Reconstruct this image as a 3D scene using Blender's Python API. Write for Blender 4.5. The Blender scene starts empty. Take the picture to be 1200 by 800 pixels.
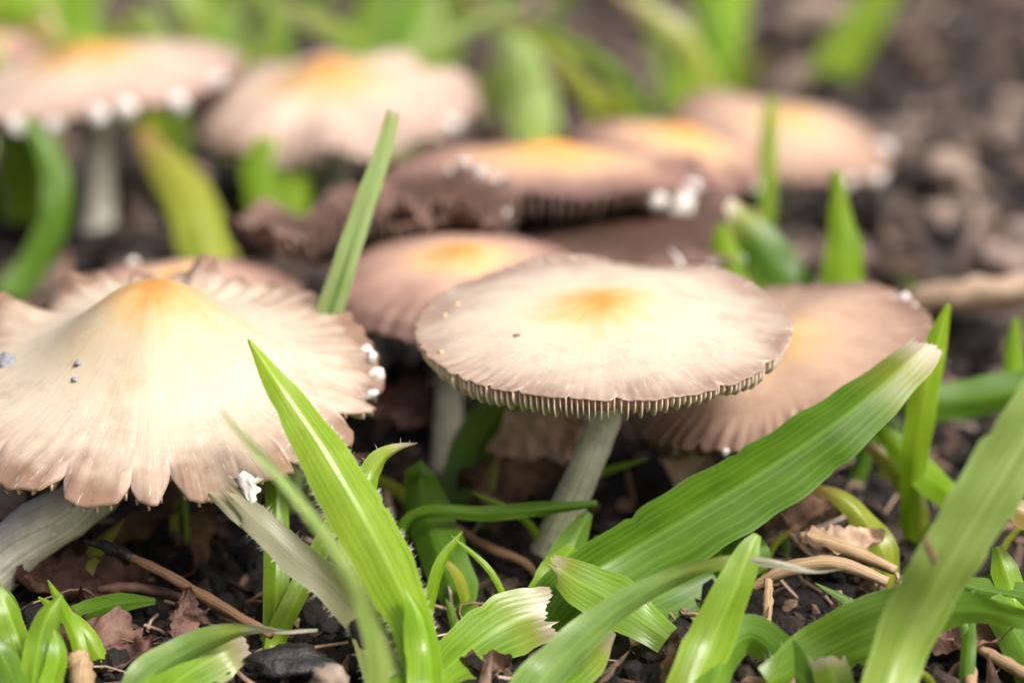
import bpy, math, random
import numpy as np
from mathutils import Vector, Matrix, noise as mnoise

# ------------------------------------------------------------------ scene, camera, light
sc = bpy.context.scene
sc.unit_settings.system = 'METRIC'
sc.unit_settings.scale_length = 0.01          # one unit is one centimetre: a macro photograph
R_ = math.radians
PITCH = R_(16.0); CAM_H = 10.9; FOCUS = 28.2; LENS = 90.0; SENS = 36.0
cam_d = bpy.data.cameras.new('camera'); cam = bpy.data.objects.new('camera', cam_d)
sc.collection.objects.link(cam); sc.camera = cam
cam.location = (0, -30 * math.cos(PITCH), CAM_H)
cam.rotation_euler = (R_(90) - PITCH, 0, 0)
cam_d.lens = LENS; cam_d.sensor_width = SENS; cam_d.sensor_fit = 'HORIZONTAL'
cam_d.clip_start = 0.5; cam_d.clip_end = 3000
cam_d.dof.use_dof = True; cam_d.dof.focus_distance = FOCUS; cam_d.dof.aperture_fstop = 0.118
cam_d.dof.aperture_blades = 9

SUN_EL, SUN_AZ = 52.0, 132.0                   # azimuth from +y (away from camera) towards +x (right)
world = bpy.data.worlds.new('World'); sc.world = world; world.use_nodes = True
wn = world.node_tree; wn.nodes.clear()
sky = wn.nodes.new('ShaderNodeTexSky'); sky.sky_type = 'NISHITA'; sky.sun_disc = False
sky.sun_elevation = R_(SUN_EL); sky.sun_rotation = R_(SUN_AZ)
sky.air_density = 0.35; sky.dust_density = 10.0; sky.ozone_density = 0.6
bg = wn.nodes.new('ShaderNodeBackground'); bg.inputs[1].default_value = 0.105
wo = wn.nodes.new('ShaderNodeOutputWorld')
wn.links.new(sky.outputs[0], bg.inputs[0]); wn.links.new(bg.outputs[0], wo.inputs[0])
sun_d = bpy.data.lights.new('sun', 'SUN'); sun = bpy.data.objects.new('sun', sun_d); sc.collection.objects.link(sun)
sun_d.energy = 2.3; sun_d.angle = R_(18); sun_d.color = (1.0, 0.972, 0.915)
_sd = Vector((math.sin(R_(SUN_AZ)) * math.cos(R_(SUN_EL)), math.cos(R_(SUN_AZ)) * math.cos(R_(SUN_EL)), math.sin(R_(SUN_EL))))
sun.rotation_euler = _sd.to_track_quat('Z', 'Y').to_euler(); sun.location = _sd * 200
sc.view_settings.view_transform = 'Standard'; sc.view_settings.look = 'None'
sc.view_settings.gamma = 1; sc.view_settings.use_curve_mapping = False
sc.view_settings.exposure = 0.86
sc.render.engine = 'CYCLES'
sc.cycles.use_denoising = True
sc.cycles.max_bounces = 8; sc.cycles.transmission_bounces = 6; sc.cycles.caustics_reflective = False
sc.cycles.sample_clamp_indirect = 6

# ------------------------------------------------------------------ helpers
rng = np.random.RandomState(7); rnd = random.Random(11)
CR = cam.rotation_euler.to_matrix(); CL = Vector(cam.location)
VIEW = CR @ Vector((0, 0, -1))
K = SENS / LENS / 1200.0

def P(px, py, d):
    """point seen in direction (px,py) of a 1200x800 picture, d centimetres down the lens axis"""
    return CL + CR @ Vector(((px - 600) * K * d, -(py - 400) * K * d, -d))

def gd(py):
    a = math.atan((py - 400) * K)
    return CAM_H / math.sin(PITCH + a) * math.cos(a)

def hgt(x, y):
    v = Vector((x * 0.16, y * 0.16, 3.1))
    return 0.30 * mnoise.noise(v) + 0.16 * mnoise.noise(v * 3.1) + 0.07 * mnoise.noise(v * 8.3) - 0.12

def on_ground(px, py):
    p = P(px, py, gd(py)); return Vector((p.x, p.y, hgt(p.x, p.y)))

def link(o): sc.collection.objects.link(o); return o

def tag(o, label=None, cat=None, group=None, kind=None):
    if label: o['label'] = label
    if cat: o['category'] = cat
    if group: o['group'] = group
    if kind: o['kind'] = kind
    return o

def empty(name, loc, label, cat, group=None):
    o = bpy.data.objects.new(name, None); o.empty_display_size = 0.3; o.location = loc
    link(o); return tag(o, label, cat, group)

def wpos(o):
    p = Vector((0, 0, 0))
    while o is not None: p = p + Vector(o.location); o = o.parent
    return p

def mesh(name, V, F, mats, parent=None, uv=None, attrs=None, midx=None, smooth=True):
    """V in world coordinates; the object's origin goes to the parent's (or to the lowest point)"""
    V = np.asarray(V, dtype=float)
    if parent is not None: org = np.array(wpos(parent))
    else:
        lo = V[V[:, 2] < V[:, 2].min() + 0.15 * max(1e-6, np.ptp(V[:, 2])) + 1e-6]
        org = np.array([lo[:, 0].mean(), lo[:, 1].mean(), V[:, 2].min()])
    me = bpy.data.meshes.new(name)
    me.from_pydata((V - org).tolist(), [], F)
    for m in (mats if isinstance(mats, (list, tuple)) else [mats]): me.materials.append(m)
    if smooth: me.polygons.foreach_set('use_smooth', [True] * len(me.polygons))
    if midx is not None: me.polygons.foreach_set('material_index', midx)
    if uv is not None:
        l = me.uv_layers.new(name='UVMap'); vi = np.zeros(len(me.loops), dtype=int)
        me.loops.foreach_get('vertex_index', vi)
        l.data.foreach_set('uv', np.asarray(uv, dtype=float)[vi].ravel())
    for k, a in (attrs or {}).items():
        a = np.asarray(a, dtype=float)
        if a.ndim == 1:
            at = me.attributes.new(k, 'FLOAT', 'POINT'); at.data.foreach_set('value', a)
        else:
            at = me.attributes.new(k, 'FLOAT_VECTOR', 'POINT'); at.data.foreach_set('vector', a.ravel())
    me.update()
    o = bpy.data.objects.new(name, me); link(o)
    if parent is not None: o.parent = parent
    else: o.location = org
    return o

def sstep(a, b, x):
    t = np.clip((x - a) / (b - a), 0, 1); return t * t * (3 - 2 * t)

def series(seed, k0, k1, n):
    r = np.random.RandomState(seed); ks = r.randint(k0, k1 + 1, n); ph = r.rand(n) * 6.283; am = 0.5 + r.rand(n)
    am = am / np.sqrt((am ** 2).sum() / 2)
    return lambda th: sum(a * np.sin(k * th + p) for k, p, a in zip(ks, ph, am)) * 0.7

# ------------------------------------------------------------------ materials
class NT:
    def __init__(s, name):
        s.m = bpy.data.materials.new(name); s.m.use_nodes = True; s.t = s.m.node_tree; s.t.nodes.clear()
    def n(s, typ, **kw):
        x = s.t.nodes.new(typ)
        for k, v in kw.items():
            if k.startswith('i_'): x.inputs[k[2:].replace('_', ' ')].default_value = v
            else: setattr(x, k, v)
        return x
    def l(s, a, b): s.t.links.new(a, b)
    def math(s, op, a, b=0.0, clamp=False):
        x = s.n('ShaderNodeMath', operation=op); x.use_clamp = clamp
        for i, v in enumerate((a, b)):
            if hasattr(v, 'links') or hasattr(v, 'is_linked'): s.l(v, x.inputs[i])
            else: x.inputs[i].default_value = v
        return x.outputs[0]
    def mix(s, f, a, b, bt='MIX'):
        x = s.n('ShaderNodeMix', data_type='RGBA', blend_type=bt)
        for sock, v in ((x.inputs[0], f), (x.inputs[6], a), (x.inputs[7], b)):
            if hasattr(v, 'is_linked'): s.l(v, sock)
            elif isinstance(v, (int, float)): sock.default_value = v
            else: sock.default_value = (*v, 1)
        return x.outputs[2]
    def ramp(s, f, stops, interp='LINEAR'):
        x = s.n('ShaderNodeValToRGB'); x.color_ramp.interpolation = interp; e = x.color_ramp.elements
        while len(e) < len(stops): e.new(0.5)
        for el, (p, c) in zip(e, stops):
            el.position = p; el.color = (*c, 1) if not isinstance(c, (int, float)) else (c, c, c, 1)
        s.l(f, x.inputs[0]); return x.outputs[0]
    def noise(s, vec, scale, detail=3, rough=0.55, dist=0.0):
        x = s.n('ShaderNodeTexNoise'); x.inputs['Scale'].default_value = scale; x.inputs['Detail'].default_value = detail
        x.inputs['Roughness'].default_value = rough; x.inputs['Distortion'].default_value = dist
        if vec is not None: s.l(vec, x.inputs['Vector'])
        return x.outputs['Fac']
    def scale(s, vec, v):
        x = s.n('ShaderNodeMapping'); x.inputs['Scale'].default_value = v; s.l(vec, x.inputs[0]); return x.outputs[0]
    def bump(s, h, strength, dist=0.02, nrm=None):
        x = s.n('ShaderNodeBump'); x.inputs['Strength'].default_value = strength; x.inputs['Distance'].default_value = dist
        s.l(h, x.inputs['Height'])
        if nrm is not None: s.l(nrm, x.inputs['Normal'])
        return x.outputs[0]
    def out(s, sh):
        o = s.n('ShaderNodeOutputMaterial'); s.l(sh, o.inputs[0]); return s.m

def cap_mat(name, stops, streak=0.5, rough=0.55, spots=0.0, spec=0.3):
    """radial colouring of a cap: umber or ochre disc, cream zone, browner margin, silky fibrils"""
    g = NT(name)
    at = g.n('ShaderNodeAttribute', attribute_name='pol'); pol = at.outputs['Vector']
    sp = g.n('ShaderNodeSeparateXYZ'); g.l(pol, sp.inputs[0]); t = sp.outputs['Z']
    obj = g.n('ShaderNodeTexCoord').outputs['Object']
    fine = g.noise(g.scale(pol, (30, 30, 1.6)), 1.0, 4, 0.6)
    fin2 = g.noise(g.scale(pol, (85, 85, 4.0)), 1.0, 2, 0.5)
    broad = g.noise(g.scale(pol, (3.2, 3.2, 1.2)), 1.0, 2)
    blot = g.noise(obj, 1.7, 3)
    polem = g.ramp(t, [(0.03, 0.0), (0.30, 1.0)])
    tt = g.math('ADD', t, g.math('MULTIPLY', polem, g.math('MULTIPLY', g.math('SUBTRACT', fine, 0.5), 0.30 * streak)))
    tt = g.math('ADD', tt, g.math('MULTIPLY', polem, g.math('MULTIPLY', g.math('SUBTRACT', broad, 0.5), 0.28)))
    tt = g.math('ADD', tt, g.math('MULTIPLY', g.math('SUBTRACT', blot, 0.5), 0.34), True)
    col = g.ramp(tt, stops)
    tmask = g.math('SMOOTHSTEP', t, 0.0) if False else g.ramp(t, [(0.1, 0.0), (0.55, 1.0)])
    f2 = g.ramp(fin2, [(0.30, 0.0), (0.62, 1.0)])
    dk = g.mix(f2, (0.78, 0.73, 0.70), (1.04, 1.04, 1.04))
    col = g.mix(g.math('MULTIPLY', tmask, 0.55 * streak), col, g.mix(1.0, col, dk, 'MULTIPLY'))
    st = g.ramp(g.noise(obj, 2.6, 5, 0.68), [(0.50, 0.0), (0.66, 1.0)])
    col = g.mix(g.math('MULTIPLY', st, g.math('MULTIPLY', tmask, 0.38)), col, g.mix(1.0, col, (0.62, 0.56, 0.53), 'MULTIPLY'))
    fl = g.ramp(g.noise(g.scale(pol, (60, 60, 14)), 1.0, 3, 0.7), [(0.60, 0.0), (0.74, 1.0)])
    col = g.mix(g.math('MULTIPLY', fl, g.math('MULTIPLY', tmask, 0.4)), col, (0.78, 0.73, 0.68))
    tear = g.n('ShaderNodeAttribute', attribute_name='tear').outputs['Fac']
    col = g.mix(g.math('MULTIPLY', tear, 0.42), col, (0.66, 0.58, 0.52))
    if spots:
        vo = g.n('ShaderNodeTexVoronoi'); vo.inputs['Scale'].default_value = 2.6; g.l(obj, vo.inputs['Vector'])
        cell = g.n('ShaderNodeSeparateColor'); g.l(vo.outputs['Color'], cell.inputs[0])
        near = g.math('LESS_THAN', vo.outputs['Distance'], g.math('MULTIPLY', g.math('SUBTRACT', cell.outputs[0], 1 - spots), 0.085))
        col = g.mix(g.math('MULTIPLY', near, 0.85), col, (0.05, 0.035, 0.03))
    b = g.bump(g.math('MULTIPLY', polem, fin2), 0.28 * streak, 0.03); b = g.bump(g.math('MULTIPLY', polem, fine), 0.35 * streak, 0.05, b)
    p = g.n('ShaderNodeBsdfPrincipled'); g.l(col, p.inputs['Base Color']); g.l(b, p.inputs['Normal'])
    p.inputs['Roughness'].default_value = rough; p.inputs['Specular IOR Level'].default_value = spec
    p.inputs['Subsurface Weight'].default_value = 0.15; p.inputs['Subsurface Radius'].default_value = (0.09, 0.06, 0.04)
    p.inputs['Subsurface Scale'].default_value = 1.0
    return g.out(p.outputs[0])

def gill_mat(name, c1, c2, tw=0.3):
    g = NT(name); obj = g.n('ShaderNodeTexCoord').outputs['Object']
    e = g.n('ShaderNodeAttribute', attribute_name='edge').outputs['Fac']
    col = g.mix(g.noise(obj, 6, 3), c1, tuple(x * 0.8 for x in c1)); col = g.mix(e, col, c2)
    p = g.n('ShaderNodeBsdfPrincipled'); g.l(col, p.inputs['Base Color']); p.inputs['Roughness'].default_value = 0.7
    p.inputs['Specular IOR Level'].default_value = 0.2
    tr = g.n('ShaderNodeBsdfTranslucent'); g.l(col, tr.inputs[0])
    mx = g.n('ShaderNodeMixShader'); mx.inputs[0].default_value = tw; g.l(p.outputs[0], mx.inputs[1]); g.l(tr.outputs[0], mx.inputs[2])
    return g.out(mx.outputs[0])

def stem_mat(name, c1, c2):
    g = NT(name); uv = g.n('ShaderNodeTexCoord').outputs['UV']; obj = g.n('ShaderNodeTexCoord').outputs['Object']
    fib = g.noise(g.scale(uv, (22, 1.6, 1)), 1.0, 4, 0.6)
    f = g.math('ADD', g.math('MULTIPLY', fib, 0.7), g.math('MULTIPLY', g.noise(obj, 3.0, 3), 0.4))
    col = g.ramp(f, [(0.40, tuple(x * 0.7 for x in c2)), (0.5, c2), (0.64, c1)])
    col = g.mix(g.math('MULTIPLY', g.ramp(g.noise(obj, 4.2, 5, 0.7), [(0.56, 0.0), (0.68, 1.0)]), 0.45), col, (0.24, 0.18, 0.12))
    v = g.n('ShaderNodeSeparateXYZ'); g.l(uv, v.inputs[0])
    soil = g.math('MULTIPLY', g.ramp(v.outputs[1], [(0.55, 0.0), (0.95, 1.0)]), g.noise(obj, 7.0, 4))
    col = g.mix(soil, col, (0.09, 0.065, 0.045))
    p = g.n('ShaderNodeBsdfPrincipled'); g.l(col, p.inputs['Base Color']); g.l(g.bump(fib, 0.5, 0.03), p.inputs['Normal'])
    p.inputs['Roughness'].default_value = 0.5; p.inputs['Subsurface Weight'].default_value = 0.25
    p.inputs['Subsurface Radius'].default_value = (0.12, 0.1, 0.06); p.inputs['Subsurface Scale'].default_value = 1.0
    return g.out(p.outputs[0])

def leaf_mat(name, dark, light, trans, dry=(0.0, 0.0), drycol=(0.62, 0.55, 0.42), base_y=0.0, ribs=9, rough=0.28, tw=0.55, blotch=0.15, midrib=0.28, midcol=None, spec=0.5, midw=1.0):
    """grass blade: parallel veins, pale midrib, mottling, straw-coloured torn end at v=0"""
    g = NT(name); uvn = g.n('ShaderNodeTexCoord'); uv = uvn.outputs['UV']; obj = uvn.outputs['Object']
    s = g.n('ShaderNodeSeparateXYZ'); g.l(uv, s.inputs[0]); u, v = s.outputs[0], s.outputs[1]
    oi = g.n('ShaderNodeObjectInfo').outputs['Random']
    vein = g.math('SINE', g.math('ADD', g.math('MULTIPLY', u, 6.2832 * ribs), g.math('MULTIPLY', g.noise(g.scale(uv, (6, 0.4, 1)), 1.0, 1), 9.0))); vein = g.math('ADD', g.math('MULTIPLY', vein, 0.5), 0.5)
    fiber = g.noise(g.scale(uv, (34, 1.3, 1)), 1.0, 3)
    mott = g.noise(obj, 2.2, 4)
    f = g.math('ADD', g.math('MULTIPLY', vein, 0.07), g.math('ADD', g.math('MULTIPLY', fiber, 0.42), g.math('MULTIPLY', mott, 0.72)))
    f = g.math('ADD', f, g.math('MULTIPLY', g.math('SUBTRACT', oi, 0.5), 0.2))
    col = g.ramp(f, [(0.38, dark), (0.82, light)])
    mid = g.ramp(g.math('ABSOLUTE', g.math('SUBTRACT', u, 0.5)), [(0.0, 1.0), (0.035 * midw, 0.55), (0.075 * midw, 0.0)])
    col = g.mix(g.math('MULTIPLY', mid, midrib), col, midcol or tuple(min(1, x * 1.9 + 0.03) for x in light))
    col = g.mix(g.math('MULTIPLY', g.ramp(vein, [(0.80, 0.0), (1.0, 1.0)]), 0.34), col, tuple(min(1, x * 1.4 + 0.05) for x in light))
    painted_sheen = g.math('MULTIPLY', g.ramp(g.noise(g.scale(uv, (3.0, 2.2, 1)), 1.0, 3), [(0.42, 0.0), (0.70, 1.0)]), 0.5)
    col = g.mix(painted_sheen, col, tuple(min(1, x * 1.25 + q * light[1] / 0.42) for x, q in zip(light, (0.06, 0.065, 0.02))))  # whitish sheen of the blade, painted into the colour as paler noise patches
    mar = g.ramp(g.math('ABSOLUTE', g.math('SUBTRACT', u, 0.5)), [(0.465, 0.0), (0.495, 0.5)])
    col = g.mix(mar, col, tuple(min(1, x * 1.5 + 0.08) for x in light))
    vs = g.n('ShaderNodeTexVoronoi'); vs.inputs['Scale'].default_value = 3.2; g.l(obj, vs.inputs['Vector'])
    vc = g.n('ShaderNodeSeparateColor'); g.l(vs.outputs['Color'], vc.inputs[0])
    spk = g.math('LESS_THAN', vs.outputs['Distance'], g.math('MULTIPLY', g.math('SUBTRACT', vc.outputs[0], 0.6), 0.12))
    col = g.mix(g.math('MULTIPLY', spk, 0.8), col, (0.03, 0.03, 0.015))
    if base_y: col = g.mix(g.math('MULTIPLY', g.ramp(v, [(0.35, 0.0), (0.95, 1.0)]), base_y), col, (0.28, 0.42, 0.015))
    if blotch:
        bl = g.ramp(g.noise(obj, 4.5, 5, 0.7), [(0.60, 0.0), (0.70, 1.0)])
        col = g.mix(g.math('MULTIPLY', bl, blotch), col, (0.17, 0.13, 0.06))
    tcol = g.mix(0.62, col, trans); tcol = g.mix(g.math('MULTIPLY', g.math('SUBTRACT', 1.0, fiber), 0.35), tcol, dark)
    if dry[1] > 0:
        dv = g.math('ADD', v, g.math('MULTIPLY', g.math('SUBTRACT', g.noise(g.scale(uv, (9, 5, 1)), 1.0, 4), 0.5), dry[1]))
        dm = g.ramp(dv, [(dry[0], 1.0), (min(1, dry[0] + dry[1]), 0.0)])
        dc = g.mix(g.noise(g.scale(uv, (20, 3, 1)), 1.0, 3), drycol, tuple(x * 0.55 for x in drycol))
        ym = g.ramp(dv, [(dry[0], 0.8), (min(1, dry[0] + dry[1] * 2.6), 0.0)]); col = g.mix(ym, col, (0.36, 0.36, 0.06))
        col = g.mix(dm, col, dc); tcol = g.mix(dm, tcol, drycol)
    hgt_ = g.math('ADD', g.math('MULTIPLY', vein, 0.6), fiber)
    p = g.n('ShaderNodeBsdfPrincipled'); g.l(col, p.inputs['Base Color']); g.l(g.bump(hgt_, 0.16, 0.012), p.inputs['Normal'])
    p.inputs['Roughness'].default_value = rough; p.inputs['Specular IOR Level'].default_value = spec
    tr = g.n('ShaderNodeBsdfTranslucent'); g.l(tcol, tr.inputs[0])
    mx = g.n('ShaderNodeMixShader'); mx.inputs[0].default_value = tw
    g.l(p.outputs[0], mx.inputs[1]); g.l(tr.outputs[0], mx.inputs[2])
    return g.out(mx.outputs[0])

def rough_mat(name, stops, scale=3.0, rough=0.8, bump=0.6, bdist=0.05, detail=6, aniso=None, spec=0.3, rnd_amt=0.0, tw=0.0):
    g = NT(name); tc = g.n('ShaderNodeTexCoord'); v = tc.outputs['Object']
    if aniso == 'uv': v = g.scale(tc.outputs['UV'], (14, 1.5, 1))
    nz = g.noise(v, scale, detail, 0.65)
    if rnd_amt:
        a = g.n('ShaderNodeAttribute', attribute_name='rnd').outputs['Fac']
        nz = g.math('ADD', nz, g.math('MULTIPLY', g.math('SUBTRACT', a, 0.5), rnd_amt))
    col = g.ramp(nz, stops); n2 = g.noise(tc.outputs['Object'], scale * 4, 5, 0.7)
    p = g.n('ShaderNodeBsdfPrincipled'); g.l(col, p.inputs['Base Color'])
    g.l(g.bump(g.math('ADD', nz, g.math('MULTIPLY', n2, 0.5)), bump, bdist), p.inputs['Normal'])
    p.inputs['Roughness'].default_value = rough; p.inputs['Specular IOR Level'].default_value = spec
    if not tw: return g.out(p.outputs[0])
    tr = g.n('ShaderNodeBsdfTranslucent'); g.l(col, tr.inputs[0])
    mx = g.n('ShaderNodeMixShader'); mx.inputs[0].default_value = tw
    g.l(p.outputs[0], mx.inputs[1]); g.l(tr.outputs[0], mx.inputs[2])
    return g.out(mx.outputs[0])

OCH = (0.64, 0.33, 0.085); CRM = (0.86, 0.72, 0.52); PAL = (0.83, 0.72, 0.60); PNK = (0.57, 0.42, 0.34); BRN = (0.40, 0.27, 0.21)
M = {}
M['cap_a'] = cap_mat('cap_cream_cone', [(0.04, (0.36, 0.18, 0.045)), (0.15, (0.42, 0.275, 0.115)), (0.32, (0.43, 0.355, 0.235)), (0.58, (0.44, 0.39, 0.305)), (0.80, (0.39, 0.33, 0.255)), (0.90, (0.31, 0.24, 0.185)), (0.98, (0.19, 0.12, 0.082))], 0.42, spots=0.4)
M['cap_b'] = cap_mat('cap_cream_flat', [(0.05, (0.44, 0.22, 0.05)), (0.20, (0.51, 0.35, 0.16)), (0.36, (0.50, 0.425, 0.305)), (0.60, (0.47, 0.41, 0.325)), (0.80, (0.38, 0.315, 0.255)), (0.98, (0.25, 0.18, 0.142))], 0.4, spots=0.35)
M['cap_c'] = cap_mat('cap_tan', [(0.05, (0.46, 0.25, 0.075)), (0.22, (0.48, 0.32, 0.17)), (0.45, (0.42, 0.30, 0.215)), (0.75, (0.31, 0.21, 0.155)), (0.98, (0.17, 0.105, 0.08))], 0.45)
M['cap_d'] = cap_mat('cap_pinkish_brown', [(0.05, (0.46, 0.21, 0.05)), (0.24, (0.56, 0.34, 0.17)), (0.48, (0.40, 0.26, 0.20)), (0.75, (0.24, 0.145, 0.115)), (0.98, (0.14, 0.08, 0.065))], 0.4)
M['cap_f'] = cap_mat('cap_umber_rim', [(0.05, (0.46, 0.20, 0.035)), (0.26, (0.56, 0.32, 0.13)), (0.52, (0.46, 0.30, 0.20)), (0.76, (0.25, 0.145, 0.115)), (0.98, (0.14, 0.08, 0.07))], 0.4)
M['cap_i'] = cap_mat('cap_pale_lumpy', [(0.06, (0.42, 0.20, 0.045)), (0.28, (0.46, 0.30, 0.14)), (0.5, (0.47, 0.37, 0.29)), (0.8, (0.40, 0.30, 0.25)), (0.98, (0.28, 0.20, 0.165))], 0.4)
M['cap_e'] = cap_mat('cap_dark_collapsed', [(0.1, (0.075, 0.042, 0.03)), (0.5, (0.06, 0.036, 0.028)), (0.8, (0.09, 0.055, 0.043)), (0.98, (0.17, 0.11, 0.09))], 0.8, rough=0.85, spec=0.08)
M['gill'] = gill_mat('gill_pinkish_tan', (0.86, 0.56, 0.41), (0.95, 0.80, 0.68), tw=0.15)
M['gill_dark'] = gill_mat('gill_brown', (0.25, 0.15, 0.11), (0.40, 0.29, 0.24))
M['stem'] = stem_mat('stem_silky_white', (0.80, 0.78, 0.68), (0.56, 0.56, 0.46))
M['stem_green'] = stem_mat('stem_greenish_grey', (0.74, 0.75, 0.62), (0.54, 0.57, 0.42))
M['veil'] = rough_mat('veil_white', [(0.3, (0.52, 0.49, 0.46)), (0.7, (0.70, 0.68, 0.66))], 6, 0.7, 0.25, 0.02)
M['leaf_bright'] = leaf_mat('leaf_bright', (0.11, 0.24, 0.010), (0.27, 0.43, 0.035), (0.56, 0.78, 0.03), base_y=0.5)
M['leaf_lime'] = leaf_mat('leaf_lime', (0.13, 0.28, 0.008), (0.24, 0.40, 0.02), (0.55, 0.76, 0.02), base_y=0.4)
M['leaf_mid'] = leaf_mat('leaf_mid', (0.065, 0.17, 0.012), (0.16, 0.30, 0.035), (0.36, 0.60, 0.02), base_y=0.2)
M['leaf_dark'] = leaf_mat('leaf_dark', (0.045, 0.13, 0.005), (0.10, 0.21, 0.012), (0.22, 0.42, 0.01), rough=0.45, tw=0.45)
M['leaf_cut'] = leaf_mat('leaf_dark_cut_tip', (0.030, 0.095, 0.003), (0.085, 0.185, 0.010), (0.13, 0.32, 0.006), dry=(0.01, 0.07), drycol=(0.70, 0.64, 0.50), rough=0.35, tw=0.4, blotch=0.3, spec=0.35)
M['leaf_pale'] = leaf_mat('leaf_pale', (0.19, 0.34, 0.05), (0.42, 0.56, 0.20), (0.62, 0.82, 0.10), rough=0.3, base_y=0.6, spec=0.5)
M['leaf_stalk'] = leaf_mat('leaf_stalk', (0.24, 0.40, 0.09), (0.48, 0.60, 0.30), (0.5, 0.7, 0.2), midrib=1.0, midw=2.6, midcol=(0.06, 0.17, 0.015), dry=(0.0, 0.02), drycol=(0.7, 0.72, 0.55))
M['leaf_torn'] = leaf_mat('leaf_torn_end', (0.10, 0.24, 0.012), (0.22, 0.38, 0.03), (0.36, 0.56, 0.02), dry=(0.02, 0.10), drycol=(0.66, 0.56, 0.42), blotch=0.35)
M['leaf_dry'] = leaf_mat('leaf_withering', (0.07, 0.16, 0.03), (0.17, 0.27, 0.08), (0.22, 0.36, 0.06), dry=(0.42, 0.38), drycol=(0.50, 0.50, 0.32), blotch=0.4)
M['leaf_yellow'] = leaf_mat('leaf_yellowing', (0.20, 0.27, 0.02), (0.36, 0.42, 0.05), (0.5, 0.58, 0.04), dry=(0.03, 0.2), drycol=(0.50, 0.33, 0.13), blotch=0.5)
M['leaf_wisp'] = leaf_mat('leaf_wisp_tip', (0.10, 0.22, 0.03), (0.24, 0.37, 0.10), (0.3, 0.5, 0.06), dry=(0.20, 0.10), drycol=(0.62, 0.60, 0.46))
M['leaf_far'] = leaf_mat('leaf_background', (0.08, 0.21, 0.02), (0.22, 0.40, 0.05), (0.32, 0.56, 0.04), dry=(0.02, 0.2), drycol=(0.4, 0.36, 0.2))
M['soil'] = rough_mat('soil', [(0.30, (0.004, 0.0035, 0.0035)), (0.55, (0.012, 0.009, 0.007)), (0.80, (0.04, 0.028, 0.021))], 1.6, 0.85, 1.0, 0.12, 8)
M['crumb'] = rough_mat('soil_crumb', [(0.25, (0.004, 0.0035, 0.0035)), (0.55, (0.012, 0.009, 0.008)), (0.78, (0.035, 0.023, 0.017)), (0.96, (0.16, 0.11, 0.08))], 2.2, 0.75, 0.8, 0.06, 6, rnd_amt=0.55)
M['clod'] = rough_mat('soil_clod', [(0.22, (0.010, 0.008, 0.008)), (0.5, (0.045, 0.034, 0.029)), (0.72, (0.10, 0.072, 0.06)), (0.92, (0.22, 0.17, 0.145))], 1.2, 0.75, 0.8, 0.1, 5, rnd_amt=0.7)
M['mulch'] = rough_mat('bark_mulch', [(0.22, (0.045, 0.028, 0.020)), (0.5, (0.16, 0.10, 0.07)), (0.75, (0.33, 0.22, 0.16)), (0.92, (0.50, 0.40, 0.33))], 1.6, 0.8, 0.7, 0.06, 5, rnd_amt=0.8)
M['dead'] = rough_mat('dead_leaf_brown', [(0.3, (0.05, 0.028, 0.02)), (0.55, (0.14, 0.08, 0.052)), (0.8, (0.30, 0.19, 0.13))], 1.8, 0.65, 0.6, 0.05, 5, tw=0.2)
M['dead_red'] = rough_mat('dead_leaf_reddish', [(0.3, (0.045, 0.022, 0.018)), (0.55, (0.12, 0.062, 0.048)), (0.8, (0.25, 0.15, 0.115))], 1.8, 0.6, 0.6, 0.05, 5, tw=0.15)
M['straw'] = rough_mat('straw', [(0.3, (0.24, 0.15, 0.08)), (0.55, (0.44, 0.31, 0.18)), (0.8, (0.62, 0.50, 0.36))], 1.0, 0.6, 0.5, 0.04, 4, aniso='uv', tw=0.2)
M['tan'] = rough_mat('dead_leaf_tan', [(0.3, (0.36, 0.24, 0.16)), (0.55, (0.58, 0.43, 0.32)), (0.8, (0.72, 0.58, 0.46))], 1.5, 0.65, 0.5, 0.05, 5, tw=0.25)
M['twig'] = rough_mat('twig_brown', [(0.3, (0.07, 0.038, 0.022)), (0.55, (0.20, 0.115, 0.065)), (0.8, (0.34, 0.21, 0.13))], 1.0, 0.7, 0.7, 0.05, 5, aniso='uv')
M['black'] = rough_mat('wet_black_bark', [(0.3, (0.006, 0.006, 0.007)), (0.6, (0.02, 0.018, 0.018)), (0.85, (0.07, 0.06, 0.055))], 2.2, 0.45, 0.8, 0.07, 6, spec=0.5)
M['grit'] = rough_mat('blue_grey_grit', [(0.3, (0.12, 0.12, 0.14)), (0.6, (0.28, 0.30, 0.34)), (0.8, (0.5, 0.5, 0.52))], 8, 0.7, 0.6, 0.03, 4)
M['grain'] = rough_mat('tan_grain', [(0.3, (0.50, 0.30, 0.13)), (0.7, (0.75, 0.52, 0.28))], 8, 0.6, 0.4, 0.02, 3)
M['pebble'] = rough_mat('pale_pebble', [(0.3, (0.16, 0.12, 0.095)), (0.6, (0.27, 0.21, 0.17)), (0.85, (0.42, 0.35, 0.30))], 2.0, 0.7, 0.6, 0.05, 5)

# ------------------------------------------------------------------ ground
def build_ground():
    xs = np.concatenate([np.linspace(-320, -24, 14)[:-1], np.linspace(-24, 24, 200), np.linspace(24, 320, 14)[1:]])
    ys = np.concatenate([np.linspace(-320, -12, 14)[:-1], np.linspace(-12, 16, 150), np.linspace(16, 62, 110)[1:], np.linspace(62, 500, 16)[1:]])
    X, Y = np.meshgrid(xs, ys); V = [(x, y, hgt(x, y)) for x, y in zip(X.ravel(), Y.ravel())]
    nx, ny = len(xs), len(ys)
    F = [(j * nx + i, j * nx + i + 1, (j + 1) * nx + i + 1, (j + 1) * nx + i) for j in range(ny - 1) for i in range(nx - 1)]
    o = mesh('ground', V, F, M['soil']); o['kind'] = 'structure'
build_ground()

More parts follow.
